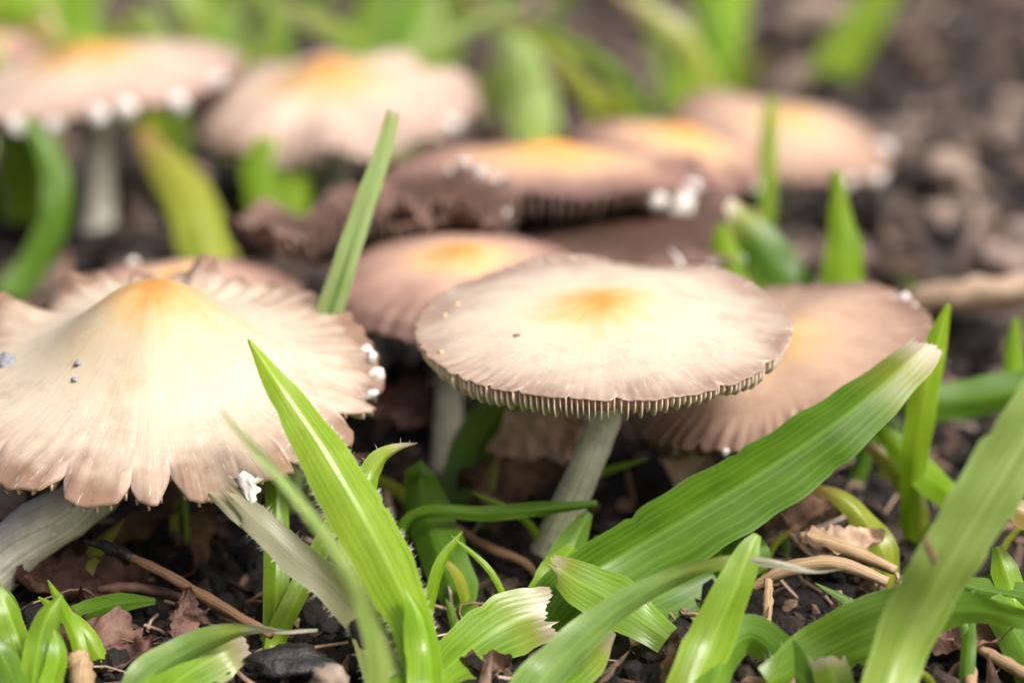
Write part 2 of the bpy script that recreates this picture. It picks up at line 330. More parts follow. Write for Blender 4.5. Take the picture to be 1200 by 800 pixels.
def ico(sub):
    import bmesh
    b = bmesh.new(); bmesh.ops.create_icosphere(b, subdivisions=sub, radius=1.0)
    V = np.array([v.co[:] for v in b.verts]); F = [tuple(v.index for v in f.verts) for f in b.faces]; b.free()
    return V, F
ICO1, ICO2, ICO3 = ico(1), ico(2), ico(3)

def lump_verts(base, size, seed, rough=0.35, freq=1.3):
    r = np.random.RandomState(seed); off = Vector(r.rand(3) * 50)
    V = np.array([np.array(v) * (1 + rough * (mnoise.noise(Vector(v) * freq + off) * 1.2 + 0.4 * mnoise.noise(Vector(v) * freq * 3 + off))) for v in base])
    return V * np.array(size)

def rotm(r):
    q = r.randn(4); q /= np.linalg.norm(q); w, x, y, z = q
    return np.array([[1 - 2 * (y * y + z * z), 2 * (x * y - w * z), 2 * (x * z + w * y)], [2 * (x * y + w * z), 1 - 2 * (x * x + z * z), 2 * (y * z - w * x)], [2 * (x * z - w * y), 2 * (y * z + w * x), 1 - 2 * (x * x + y * y)]])

def scatter(name, n, spots, sizefn, mat, label, cat, seed, base=ICO1, variants=14, rough=0.4):
    r = np.random.RandomState(seed); vs = [lump_verts(base[0], (1, 1, 1), seed * 31 + k, rough) for k in range(variants)]
    VV, FF, A = [], [], []; c = 0; Fb = np.array(base[1])
    for i in range(n):
        x, y = spots(r); s = sizefn(r, x, y)
        v = (vs[r.randint(variants)] * np.array(s)) @ rotm(r).T
        z = hgt(x, y) + 0.25 * min(s)
        VV.append(v + np.array((x, y, z))); FF.append(Fb + c); A.append(np.full(len(v), r.rand())); c += len(v)
    o = mesh(name, np.concatenate(VV), np.concatenate(FF).tolist(), mat, attrs={'rnd': np.concatenate(A)}, smooth=False)
    return tag(o, label, cat, kind='stuff')

def near_spot(r):
    d = 24.5 + 16 * r.rand() ** 1.3; y = d * 1.0 - 29.0; return ((r.rand() - .5) * (d * 0.44), y + 0.5)
def far_spot(r):
    d = 36 + 50 * r.rand(); return ((r.rand() - .5) * d * 0.5, d - 28)
scatter('soil_crumbs', 4200, near_spot, lambda r, x, y: np.array([0.03 + 0.16 * r.rand() ** 4] * 3) * (0.6 + 0.8 * r.rand(3)), M['crumb'],
        'dark crumbly soil between the grass and mushrooms', 'soil', 3, base=ICO2)
scatter('soil_clods', 3600, far_spot, lambda r, x, y: np.array([0.12 + 0.5 * r.rand() ** 3] * 3) * (0.6 + 0.8 * r.rand(3)), M['clod'],
        'blurred grey-brown soil clods behind the mushrooms', 'soil', 4, base=ICO2, rough=0.8)
scatter('bark_mulch', 520, far_spot, lambda r, x, y: np.array([0.25 + 0.55 * r.rand(), 0.14 + 0.25 * r.rand(), 0.06 + 0.14 * r.rand()]), M['mulch'],
        'blurred brown bark bits strewn over the soil in the background', 'mulch', 5, base=ICO1)
_bs = [on_ground(622, 652), on_ground(520, 556), on_ground(-70, 700), on_ground(880, 585)]
def base_spot(r):
    b = _bs[r.randint(len(_bs))]; a = r.rand() * 6.28; q = 0.2 + 0.45 * r.rand() ** 1.5; return (b.x + q * math.cos(a), b.y + q * math.sin(a))
scatter('stem_base_crumbs', 360, base_spot, lambda r, x, y: np.array([0.03 + 0.10 * r.rand() ** 2] * 3) * (0.6 + 0.8 * r.rand(3)), M['crumb'],
        'dark soil crumbs heaped round the foot of the mushroom stems', 'soil', 9, base=ICO2)
scatter('plant_litter', 520, near_spot, lambda r, x, y: np.array([0.12 + 0.45 * r.rand() ** 2, 0.04 + 0.10 * r.rand(), 0.02 + 0.04 * r.rand()]), M['mulch'],
        'small brown plant litter on the dark soil', 'litter', 6, base=ICO1)

# ------------------------------------------------------------------ curves, tubes, blades
def catmull(pts, n):
    p = [np.array(q, dtype=float) for q in pts]; p = [2 * p[0] - p[1]] + p + [2 * p[-1] - p[-2]]
    segs = len(p) - 3; out = []
    for i in range(n):
        s = i / (n - 1) * segs; k = min(int(s), segs - 1); t = s - k; a, b, c, d = p[k:k + 4]
        out.append(0.5 * ((2 * b) + (-a + c) * t + (2 * a - 5 * b + 4 * c - d) * t * t + (-a + 3 * b - 3 * c + d) * t ** 3))
    return np.array(out)

def tube(name, pts, rad, mat, parent=None, n=24, seg=14, rough=0.0, seed=0, caps=True):
    C = catmull(pts, n); Rr = np.interp(np.linspace(0, 1, n), np.linspace(0, 1, len(rad)), rad)
    T = np.gradient(C, axis=0); T /= np.linalg.norm(T, axis=1)[:, None]
    up = np.array((0.31, 0.87, 0.38)); V, UV = [], []
    for i in range(n):
        s = np.cross(T[i], up); s /= np.linalg.norm(s); b = np.cross(T[i], s)
        for j in range(seg):
            a = 6.28318 * j / seg
            rr = Rr[i] * (1 + rough * mnoise.noise(Vector((math.cos(a) * 1.2, math.sin(a) * 1.2, i * 0.35 + seed * 7.7))))
            V.append(C[i] + rr * (math.cos(a) * s + math.sin(a) * b)); UV.append((abs(j / seg - 0.5) * 2, i / (n - 1)))
    F = [(i * seg + j, i * seg + (j + 1) % seg, (i + 1) * seg + (j + 1) % seg, (i + 1) * seg + j) for i in range(n - 1) for j in range(seg)]
    if caps: F += [tuple(range(seg))[::-1], tuple((n - 1) * seg + j for j in range(seg))]
    return mesh(name, V, F, mat, parent, uv=UV)

def blade_mesh(C, W, roll=0.0, fold=0.25, wave=0.0, jag=0.0, seed=0, nc=8, twist=0.0):
    """strip along C (tip first). W full width per point. roll/twist in degrees about the axis, fold = V-depth"""
    n = len(C); r = np.random.RandomState(seed)
    T = np.gradient(C, axis=0); T /= np.linalg.norm(T, axis=1)[:, None] + 1e-9
    eye = np.array(CL); V, UV = [], []; jg = jag * (0.22 * r.rand(nc + 1) ** 2 + 0.95 * np.interp(np.arange(nc + 1), np.sort(np.concatenate([[0, nc], r.rand(6) * nc])), r.rand(8) ** 1.5) - 0.3); jg2 = jag * 0.5 * r.rand(nc + 1)
    L = np.concatenate([[0], np.cumsum(np.linalg.norm(np.diff(C, axis=0), axis=1))]); tot = L[-1]
    ph = r.rand(4) * 6.28
    nib = [(r.rand() * tot, r.choice([-1, 1]), 0.04 + 0.09 * r.rand(), 0.02 + 0.07 * r.rand()) for _ in range(int(tot * 0.9))] if W.max() > 0.3 else []
    for i in range(n):
        vd = C[i] - eye; vd /= np.linalg.norm(vd)
        s = np.cross(T[i], vd); s /= np.linalg.norm(s) + 1e-9; nm = np.cross(s, T[i])
        a = math.radians(roll + twist * L[i] / tot); s2 = math.cos(a) * s + math.sin(a) * nm; n2 = np.cross(s2, T[i])
        for j in range(nc + 1):
            u = 2 * j / nc - 1
            wv = wave * abs(u) ** 2 * math.sin(L[i] * 3.1 + ph[0] + (1.7 if u > 0 else 0)) + 0.5 * wave * abs(u) * math.sin(L[i] * 7.3 + ph[1] + u)
            ed = 1 + 0.03 * math.sin(L[i] * 9 + ph[2] + u) - (sum(q * math.exp(-((L[i] - l0) / w0) ** 2) for l0, sd, q, w0 in nib if sd * u > 0) if abs(u) > 0.7 else 0)
            p = C[i] + s2 * u * W[i] / 2 * ed + n2 * (fold * (abs(u) ** 1.3) * W[i] / 2 + wv)
            if jag and i < 6: p = p + T[i] * (jg[j] * (1 - i / 6) ** 1.0)
            V.append(p); UV.append((j / nc, L[i] / tot))
    m = nc + 1
    F = [(i * m + j, i * m + j + 1, (i + 1) * m + j + 1, (i + 1) * m + j) for i in range(n - 1) for j in range(nc)]
    return np.array(V), F, UV

def to_world(pts, root):
    q = [P(*p) for p in pts]
    q2 = []
    for w, p in zip(q, pts):
        g = hgt(w.x, w.y)
        if w.z < g - 0.25: w = P(p[0], p[1], min(p[2], gd(p[1]) - 0.05))
        q2.append(w)
    if root:
        e, b = q2[-1], q2[-2]; g = hgt(e.x, e.y) - 0.25
        if e.z > g + 0.1:
            dirv = (e - b).normalized(); h = e.z - g
            q2.append(Vector((e.x + dirv.x * 0.35 * h, e.y + max(-0.2, dirv.y) * 0.3 * h, g)))
    return q2

BL = {}
def blade(label, pts, widths, mat, roll=15, fold=0.42, wave=0.03, jag=0.0, root=True, seed=None, n=44, twist=0.0, hairs=0, name='grass_blade', group=None, nc=8, cat='grass blade'):
    """pts: (px,py,depth) tip first; widths in picture pixels at those points"""
    seed = seed if seed is not None else len(BL) * 13 + 5
    q = to_world(pts, root); w = [wd * K * p[2] for wd, p in zip(widths, pts)]
    if len(q) > len(w): w.append(w[-1] * 0.75)
    C = catmull(q, n); s = np.linspace(0, 1, n); ks = np.linspace(0, 1, len(w))
    W = np.interp(s, ks, w)
    if widths[0] < 6:                                        # pointed tip: ease the taper
        W = np.maximum(W, 0.012)
    W = W / max(0.35, math.cos(math.radians(roll)))
    V, F, UV = blade_mesh(C, W, roll, fold, wave, jag, seed, nc=nc, twist=twist)
    o = mesh(name, V, F, M[mat], uv=UV); BL[label] = o
    tag(o, label, cat, group)
    if hairs:
        r = np.random.RandomState(seed + 1); hv, hf = [], []; m = nc + 1
        for k in range(hairs):
            i = r.randint(3, n - 2); j = r.choice([0, nc]); a = V[i * m + j] + (V[(i + 1) * m + j] - V[i * m + j]) * r.rand()
            out = V[i * m + j] - V[i * m + (1 if j == 0 else nc - 1)]; out /= np.linalg.norm(out) + 1e-9
            tn = V[(i + 1) * m + j] - V[i * m + j]; tn /= np.linalg.norm(tn) + 1e-9
            ln = 0.02 + 0.06 * r.rand(); t = a + out * ln - tn * ln * 0.5 * r.rand() + r.randn(3) * 0.012
            hv += [a + tn * 0.0025, a - tn * 0.0025, t]; hf.append((3 * k, 3 * k + 1, 3 * k + 2))
        h = mesh('margin_hairs', hv, hf, M['hair'], o); h['kind'] = 'stuff'
    return o
M['hair'] = rough_mat('leaf_hair', [(0.3, (0.6, 0.65, 0.5)), (0.7, (0.8, 0.82, 0.7))], 3, 0.5, 0.0, 0.01, 1, tw=0.4)

# ------------------------------------------------------------------ mushrooms
def cap_fn(s):
    """returns top(theta,t), under(theta,t), tear(theta,t) in local coordinates"""
    R = s['R']; prof = s['prof']; out = series(s['seed'], 1, 5, 4); ruf = series(s['seed'] + 1, *s.get('ruf_k', (5, 14)), 6)
    rag = series(s['seed'] + 9, 16, 60, 9); hi = series(s['seed'] + 12, *s.get('hi_k', (9, 19)), 7)
    plt_ = series(s['seed'] + 2, *s.get('pleat_k', (38, 75)), 7); mid = series(s['seed'] + 3, 2, 5, 3)
    big = series(s['seed'] + 4, 2, 6, 3)
    notches = [(math.radians(a), math.radians(w), d) for a, w, d in s.get('notches', [])]
    angs = sorted((a % 6.28318) for a, w, d in notches if d > 0.03)
    def wrap(x): return (x + math.pi) % (2 * math.pi) - math.pi
    def lobe(th):
        if len(angs) < 3: return np.zeros_like(th)
        a = np.array(angs + [angs[0] + 6.28318]); tt = np.where(th % 6.28318 < a[0], th % 6.28318 + 6.28318, th % 6.28318)
        k = np.clip(np.searchsorted(a, tt, side='right') - 1, 0, len(a) - 2); f = (tt - a[k]) / (a[k + 1] - a[k])
        return np.abs(np.sin(np.pi * np.clip(f, 0, 1))) ** 0.45
    def ncut(th, t):
        c = np.zeros_like(th); tr = np.zeros_like(th)
        for a, w, d in notches:
            dd = np.abs(wrap(th - a)); reach = sstep(1 - 1.5 * d - 0.03, 1.0, t)
            c = c + s.get('nd', 1.0) * d * np.clip(1 - dd / w, 0, 1) ** 0.8 * (t ** 6) ; tr = np.maximum(tr, np.clip(1.1 - dd / (w * (0.15 + 0.6 * reach)), 0, 1) * reach * 0.8)
        return c, tr
    dr = s.get('droop', lambda th: 0 * th); tk = s.get('droop_k', 4)
    def top(th, t):
        c, tr = ncut(th, t); lb = lobe(th)
        r = R * t * (1 + s.get('out', 0.02) * out(th) * t) * (1 - c) * (1 + s.get('lobe_r', 0.0) * lb * t ** 6) * (1 + s.get('rag', 0.006) * rag(th) * t ** 10)
        z = R * prof(t) + R * s.get('ruf', 0.0) * ruf(th) * t ** s.get('ruf_p', 5) * s.get('ruf_m', lambda q: 1.0)(th)
        z = z + R * s.get('pleat', 0.01) * plt_(th) * sstep(s.get('pleat_t', 0.6), 1.0, t) * s.get('pleat_m', lambda q: 1.0)(th)
        z = z + R * dr(th) * t ** tk + R * s.get('big', 0.0) * big(th) * t ** 2 + R * s.get('lobe', 0.0) * s.get('lobe_m', lambda q: 1.0)(th) * (lb - 0.6) * sstep(s.get('lobe_t', 0.35), 1.0, t)
        z = z + R * s.get('hi', 0.0) * hi(th) * t ** 9 * s.get('hi_m', lambda q: 1.0)(th)
        z = z + R * 0.2 * c * (0.5 - 0.5 * np.sin(th)) + R * 0.010 * mid(th) * np.sin(3.14159 * t)
        z = z - R * s.get('curl', 0.0) * sstep(0.88, 1.02, t) ** 1.5
        return np.stack([r * np.cos(th), r * np.sin(th), z], -1)
    thc, thm = s.get('thc', 0.16), s.get('thm', 0.018)
    def under(th, t):
        p = top(th, t); p[..., 2] -= R * (thm + (thc - thm) * (1 - t) ** 1.2); return p
    def floor_(th, t):
        p = under(th, t); p[..., 2] -= R * s.get('fill', 0.0) * sstep(0.3, 0.7, t) * (1 - sstep(0.935, 0.985, t)); return p  # added bulge of the underside behind the rim, shaped to brighten the gill gaps
    return top, under, floor_, lambda th, t: ncut(th, t)[1]

def mushroom(s):
    base = s['base']; root = empty('mushroom', base, s['label'], 'mushroom', s.get('group'))
    cen = s['center']; Rm = Matrix.Rotation(math.radians(s.get('roll', 0)), 3, 'Y') @ Matrix.Rotation(math.radians(s.get('tilt', 0)), 3, 'X') @ Matrix.Rotation(math.radians(s.get('spin', 0)), 3, 'Z')
    Rn = np.array(Rm); cn = np.array(cen)
    W = lambda p: p @ Rn.T + cn
    top, under, floor_, tear = cap_fn(s); nth, nt = s.get('res', (240, 40))
    th = np.linspace(0, 2 * np.pi, nth, endpoint=False); t = np.linspace(0.0, 1.0, nt) ** 0.85; t[0] = 0.004
    TH, TT = np.meshgrid(th, t); A = top(TH, TT); B = floor_(TH, TT)
    lip = (A[-1] + B[-1]) / 2; nrm = lip.copy(); nrm[:, 2] = 0; nrm /= np.linalg.norm(nrm, axis=1)[:, None]; lip = lip + nrm * s['R'] * s.get('thm', 0.018) * 0.5
    V = np.concatenate([A.reshape(-1, 3), lip, B[::-1].reshape(-1, 3)]); rows = 2 * nt + 1
    F = [(i * nth + (j + 1) % nth, i * nth + j, (i + 1) * nth + j, (i + 1) * nth + (j + 1) % nth)[::-1] for i in range(rows - 1) for j in range(nth)]
    mi = [0 if i < nt else 1 for i in range(rows - 1) for j in range(nth)]
    F += [tuple(range(nth))[::-1], tuple(range((rows - 1) * nth, rows * nth))]; mi += [0, 1]
    tt = np.concatenate([TT.ravel(), np.ones(nth), TT[::-1].ravel()]); aa = np.concatenate([TH.ravel(), th, TH[::-1].ravel()])
    pol = np.stack([np.cos(aa) + s['seed'] * 3.3, np.sin(aa) + s['seed'] * 1.7, tt], -1)
    F = [f[::-1] for f in F]
    o = mesh('cap', W(V), F, [M[s['mat']], M[s.get('gmat', 'gill')]], root, attrs={'pol': pol, 'tear': tear(aa, tt), 'edge': np.zeros(len(tt))}, midx=mi)
    # gills: thin plates under the cap, every second and fourth one short
    ng = s.get('gills', 72); gdp = s.get('gdepth', 0.13); allV, allF, allE = [], [], []; c = 0
    for k in range(ng):
        a = 2 * np.pi * (k + 0.25 * math.sin(k * 12.9)) / ng; t0 = 0.12 if k % 4 == 0 else (0.62 if k % 2 else 0.38)
        ts = t0 + (0.93 - t0) * np.array([0, .2, .5, .8, 1, 1, 1, 1]); ts[4:] = [0.925, 0.965, 0.988, 0.999]; av = np.full(8, a)
        tp = under(av, ts); tp[:, 2] += s['R'] * 0.005
        fr = (ts - t0) / (1 - t0); dep = s['R'] * gdp * np.clip(fr * 3.5, 0.05, 1) * np.where(ts > 0.995, s.get('gtip', 0.35), np.where(ts > 0.98, 0.5 + 0.5 * s.get('gtip', 0.35), np.where(ts > 0.95, 0.94, 1.0)))
        dep = dep * (0.90 + 0.2 * np.random.RandomState(k + s['seed']).rand()) * (0.85 if k % 2 else 1.0) * (1 + 0.18 * math.sin(a * 3 + 1.0) + 0.1 * math.sin(a * 7))
        bt = tp.copy(); bt[:, 2] -= dep
        if False: bt[:, :2] *= (1 - s['gflare'] * fr[:, None])
        wd = s['R'] * s.get('gwd', 0.006); nn = np.array((-math.sin(a), math.cos(a), 0)) * wd
        v = np.concatenate([tp + nn * 1.1, bt + nn * 0.8, bt - nn * 0.8, tp - nn * 1.1]); e = np.concatenate([np.zeros(8), np.ones(8), np.ones(8), np.zeros(8)])
        e[7] = e[31] = 0.9; e[6] = e[30] = 0.25
        f = [(q * 8 + i, q * 8 + i + 1, (q + 1) * 8 + i + 1, (q + 1) * 8 + i) for q in range(3) for i in range(7)] + [(7, 31, 23, 15)]
        if s.get('gill_parts'):
            mesh('gill', W(v), f, M[s.get('gmat', 'gill')], root, attrs={'edge': e})
        else:
            allV.append(W(v)); allF += [tuple(x + c for x in q) for q in f]; allE.append(e); c += 32
    if not s.get('gill_parts'):
        go = mesh('gills', np.concatenate(allV), allF, M[s.get('gmat', 'gill')], root, attrs={'edge': np.concatenate(allE)}); go['kind'] = 'stuff'
    # stem
    hub = Vector(W(under(np.array([0.0]), np.array([0.02])))[0]); bp = Vector(base)
    pts = [hub + Vector(Rm @ Vector((0, 0, 0.05 * s['R'] - s.get('sink', 0.0))))] + [Vector(q) for q in s.get('stem', [])] + [bp + Vector((0, 0, -0.35))]
    if len(pts) == 2: pts.insert(1, (pts[0] + pts[1]) / 2 + Vector((0.1, 0.05, 0)))
    r0 = s.get('sr', 0.19); tube('stem', pts, [r0 * s.get('stop', 1.25), r0 * 0.95, r0 * 0.92, r0, r0 * 1.2], M[s.get('smat', 'stem')], root, n=30, seg=18, rough=0.16, seed=s['seed'])
    # veil remnants on the margin: (angle deg, size, hang)
    for k, (ang, sz, dz) in enumerate(s.get('veil', [])):
        p = W(top(np.array([math.radians(ang)]), np.array([0.985])))[0]
        qr = np.random.RandomState(k * 7 + s['seed']); v = lump_verts(ICO3[0], sz * np.array((0.75 + 0.5 * qr.rand(), 0.6, 0.6 + 0.6 * qr.rand())), k * 7 + s['seed'], 0.30 if sz > 0.11 else 0.42, 1.2)
        mesh('veil_remnant', v @ np.array(Matrix.Rotation(qr.rand() * 2 - 1, 3, 'Y')).T + p + np.array((0, -0.02, -dz)), ICO3[1], M['veil'], root)
    s['W'] = W; s['top'] = top; s['root'] = root
    return s

cone = lambda t: 0.37 * np.exp(-(np.abs(t) / 0.45) ** 2.2) + 0.15 * (1 - t ** 1.7)
dome = lambda h, p=2.0, um=0.0: (lambda t: h * (1 - t ** p) + um * np.exp(-(t / 0.22) ** 2))
dgr = np.degrees

# front left bell-shaped mushroom
A = mushroom(dict(label='large cream bell-shaped mushroom with split ruffled rim at the left edge', seed=21, mat='cap_a', R=2.42,
    center=P(184, 447, 30.0), base=on_ground(-70, 700), stem=[P(120, 560, 29.6), P(20, 640, 29.3)], sr=0.33, tilt=11, roll=1,
    prof=cone, out=0.012, ruf=0.03, ruf_k=(6, 15), ruf_p=6, ruf_m=lambda th: 0.4 + 1.1 * (np.sin(th) * 0.5 + 0.5),
    pleat=0.007, pleat_k=(26, 60), pleat_t=0.6, pleat_m=lambda th: 0.5 + 1.0 * (np.sin(th) * 0.5 + 0.5),
    droop=lambda th: 0.085 * np.clip(np.sin(th) + 0.3, -0.2, 2) + 0.01, droop_k=4, nd=0.55, lobe=0.05, lobe_m=lambda th: np.sin(th) * (0.75 + 0.25 * np.sin(th)), lobe_t=0.72, lobe_r=0.085, curl=0.035, rag=0.012, hi=0.036, hi_m=lambda th: 0.15 + 1.1 * (np.sin(th) * 0.5 + 0.5), sink=0.35, stop=0.7, thm=0.022, gills=110, gdepth=0.05, gtip=0.6,
    notches=[(-156, 4, .10), (-133, 3.5, .09), (-109, 3.2, .15), (-90, 2.2, .10), (-79, 3.6, .20), (-60, 3.0, .09), (-44, 3, .12), (-18, 5, .18), (-3, 3.5, .10), (13, 3, .08),
             (44, 4, .08), (76, 4, .09), (106, 3, .07), (134, 4, .08), (163, 4, .07), (-176, 4, .06)], res=(720, 80),
    veil=[(8, 0.09, 0.0), (4, 0.10, 0.02), (0, 0.08, 0.05), (11, 0.07, 0.0), (-4, 0.07, 0.05)]))

# the flat one in focus
B = mushroom(dict(label='flat cream mushroom in the centre with a row of exposed gills under its front rim', seed=5, mat='cap_b', R=2.20,
    center=P(706, 381, 30.3), base=on_ground(622, 652), stem=[P(712, 470, 30.25), P(690, 540, 30.2)], sr=0.205, tilt=7.2, roll=-1.0,
    prof=dome(0.105, 2.0, 0.045), out=0.016, ruf=0.016, ruf_k=(2, 8), ruf_p=6, ruf_m=lambda th: 0.8 + 1.2 * np.clip(np.sin(th), 0, 1), pleat=0.0025, pleat_k=(50, 110), pleat_t=0.75,
    thc=0.12, thm=0.010, gills=196, gdepth=0.112, gtip=0.45, nd=0.45, fill=0.075, gill_parts=True, gwd=0.0040, smat='stem_green', curl=-0.015,
    notches=[(-141, .9, .04), (-128, 1.0, .05), (-118, 1.6, .07), (-102, .7, .04), (-88, 1.4, .07), (-55, 2.0, .05), (-33, 2.5, .05), (-9, 2.2, .05), (62, 2, .05), (85, 2.6, .06), (98, 2.2, .05), (150, 2, .04), (-165, 1.5, .03)],
    res=(900, 70)))

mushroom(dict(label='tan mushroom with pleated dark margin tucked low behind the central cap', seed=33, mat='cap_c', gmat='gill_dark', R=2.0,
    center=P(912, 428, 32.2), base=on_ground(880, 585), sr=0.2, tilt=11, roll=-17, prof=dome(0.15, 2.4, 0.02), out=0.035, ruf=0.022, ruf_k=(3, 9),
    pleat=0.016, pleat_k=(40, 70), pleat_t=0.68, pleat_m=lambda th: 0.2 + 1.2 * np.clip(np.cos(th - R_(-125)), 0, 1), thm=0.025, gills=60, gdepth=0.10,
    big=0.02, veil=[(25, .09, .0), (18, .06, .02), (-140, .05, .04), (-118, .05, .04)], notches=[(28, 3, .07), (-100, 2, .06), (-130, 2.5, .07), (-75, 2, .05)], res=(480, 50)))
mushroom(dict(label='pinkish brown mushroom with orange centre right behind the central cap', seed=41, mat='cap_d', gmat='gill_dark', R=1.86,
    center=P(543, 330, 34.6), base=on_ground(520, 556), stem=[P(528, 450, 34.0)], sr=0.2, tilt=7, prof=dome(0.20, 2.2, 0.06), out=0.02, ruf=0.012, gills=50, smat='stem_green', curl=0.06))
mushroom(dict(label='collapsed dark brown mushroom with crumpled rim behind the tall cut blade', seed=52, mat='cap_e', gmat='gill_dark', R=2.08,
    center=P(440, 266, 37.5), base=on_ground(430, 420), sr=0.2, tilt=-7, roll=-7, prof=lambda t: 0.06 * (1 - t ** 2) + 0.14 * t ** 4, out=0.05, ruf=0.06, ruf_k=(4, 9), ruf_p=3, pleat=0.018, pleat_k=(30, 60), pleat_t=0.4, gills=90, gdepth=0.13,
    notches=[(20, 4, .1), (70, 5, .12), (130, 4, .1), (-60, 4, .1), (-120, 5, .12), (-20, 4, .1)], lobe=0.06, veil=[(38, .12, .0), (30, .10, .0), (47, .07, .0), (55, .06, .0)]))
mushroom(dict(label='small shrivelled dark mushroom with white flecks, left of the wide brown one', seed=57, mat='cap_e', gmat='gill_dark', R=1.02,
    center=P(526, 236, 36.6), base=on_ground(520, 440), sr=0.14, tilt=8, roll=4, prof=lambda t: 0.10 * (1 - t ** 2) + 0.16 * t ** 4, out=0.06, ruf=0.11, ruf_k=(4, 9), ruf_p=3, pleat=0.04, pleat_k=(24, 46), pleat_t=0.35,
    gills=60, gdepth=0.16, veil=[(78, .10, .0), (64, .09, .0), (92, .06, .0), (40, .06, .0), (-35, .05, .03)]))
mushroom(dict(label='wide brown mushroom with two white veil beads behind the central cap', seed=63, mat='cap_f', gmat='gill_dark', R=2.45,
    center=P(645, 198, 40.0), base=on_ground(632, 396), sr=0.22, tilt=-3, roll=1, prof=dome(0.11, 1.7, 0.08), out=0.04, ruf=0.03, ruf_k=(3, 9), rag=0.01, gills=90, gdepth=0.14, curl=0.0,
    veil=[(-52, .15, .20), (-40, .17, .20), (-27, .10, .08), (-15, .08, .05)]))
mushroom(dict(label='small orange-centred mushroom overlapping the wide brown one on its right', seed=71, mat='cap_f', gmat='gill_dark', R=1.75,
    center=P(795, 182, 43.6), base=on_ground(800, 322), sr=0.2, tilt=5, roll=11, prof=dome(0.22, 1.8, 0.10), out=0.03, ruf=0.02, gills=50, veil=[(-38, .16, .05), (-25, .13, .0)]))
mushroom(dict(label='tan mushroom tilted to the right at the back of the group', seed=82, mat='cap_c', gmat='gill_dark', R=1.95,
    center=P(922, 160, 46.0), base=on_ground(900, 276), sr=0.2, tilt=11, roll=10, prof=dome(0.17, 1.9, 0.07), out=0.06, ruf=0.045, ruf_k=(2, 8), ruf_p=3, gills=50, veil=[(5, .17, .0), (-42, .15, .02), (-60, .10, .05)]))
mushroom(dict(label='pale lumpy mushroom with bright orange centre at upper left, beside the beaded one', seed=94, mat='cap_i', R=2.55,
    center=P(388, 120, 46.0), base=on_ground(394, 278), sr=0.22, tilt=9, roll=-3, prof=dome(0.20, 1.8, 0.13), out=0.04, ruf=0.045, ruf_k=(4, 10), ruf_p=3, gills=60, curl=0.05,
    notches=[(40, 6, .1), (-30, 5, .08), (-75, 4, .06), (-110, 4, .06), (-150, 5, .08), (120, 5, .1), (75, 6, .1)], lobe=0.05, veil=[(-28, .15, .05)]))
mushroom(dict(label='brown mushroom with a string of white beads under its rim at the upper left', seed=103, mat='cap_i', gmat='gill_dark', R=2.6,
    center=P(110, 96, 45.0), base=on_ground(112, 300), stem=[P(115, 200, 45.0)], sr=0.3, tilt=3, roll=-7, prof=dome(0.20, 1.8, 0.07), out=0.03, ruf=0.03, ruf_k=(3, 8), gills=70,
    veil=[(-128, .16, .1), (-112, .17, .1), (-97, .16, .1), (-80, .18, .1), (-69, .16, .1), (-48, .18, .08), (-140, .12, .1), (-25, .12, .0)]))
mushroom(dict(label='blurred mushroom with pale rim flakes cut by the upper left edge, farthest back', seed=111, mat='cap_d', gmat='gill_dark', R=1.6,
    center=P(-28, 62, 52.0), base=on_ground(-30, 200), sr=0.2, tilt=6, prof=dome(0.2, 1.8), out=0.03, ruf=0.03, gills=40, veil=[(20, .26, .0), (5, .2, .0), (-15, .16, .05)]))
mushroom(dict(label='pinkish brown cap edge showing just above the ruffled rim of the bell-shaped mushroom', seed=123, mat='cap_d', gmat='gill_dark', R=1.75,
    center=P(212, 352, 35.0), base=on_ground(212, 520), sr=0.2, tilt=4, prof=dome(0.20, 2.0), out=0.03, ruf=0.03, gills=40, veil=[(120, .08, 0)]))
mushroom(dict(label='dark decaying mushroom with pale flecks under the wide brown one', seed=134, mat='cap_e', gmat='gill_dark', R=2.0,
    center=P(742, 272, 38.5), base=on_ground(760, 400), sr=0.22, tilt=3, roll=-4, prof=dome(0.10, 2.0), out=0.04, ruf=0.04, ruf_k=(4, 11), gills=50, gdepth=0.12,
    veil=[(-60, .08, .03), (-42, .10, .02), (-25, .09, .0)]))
mushroom(dict(label='pale flaking cap edge low under the left edge of the bell-shaped mushroom', seed=140, mat='cap_i', R=0.9,
    center=P(-62, 583, 30.6), base=on_ground(-90, 660), sr=0.14, tilt=8, roll=6, prof=dome(0.2, 2.0), out=0.03, ruf=0.04, gills=40))

# white torn tooth of veil hanging from the front rim of the bell-shaped mushroom
def fang():
    """thin curled triangular flap with a ragged edge"""
    V, F = [], []; nu, nv = 8, 10
    for side in (0, 1):
        for i in range(nv + 1):
            v = i / nv; wl = (1 - v) ** 0.75 * (1 + 0.18 * math.sin(v * 17))
            for j in range(nu + 1):
                u = j / nu; px = 268 + 26 * v ** 0.8 + 34 * wl * u; py = 556 + 36 * v + 5 * math.sin(u * 9) * (1 - v)
                d = 27.72 - 0.10 * math.sin(u * 3.14) * (1 - v) - 0.06 * v + side * 0.03 + 0.015 * math.sin(u * 14 + v * 6)
                V.append(P(px, py, d))
    m = nu + 1; h = m * (nv + 1); q = lambda a, i, j: a * h + i * m + j
    for i in range(nv):
        for j in range(nu):
            F += [(q(0, i, j), q(0, i, j + 1), q(0, i + 1, j + 1), q(0, i + 1, j)), (q(1, i, j), q(1, i + 1, j), q(1, i + 1, j + 1), q(1, i, j + 1))]
        F += [(q(0, i, 0), q(0, i + 1, 0), q(1, i + 1, 0), q(1, i, 0)), (q(0, i, nu), q(1, i, nu), q(1, i + 1, nu), q(0, i + 1, nu))]
    mesh('veil_remnant', V, F, M['veil'], A['root'])
fang()

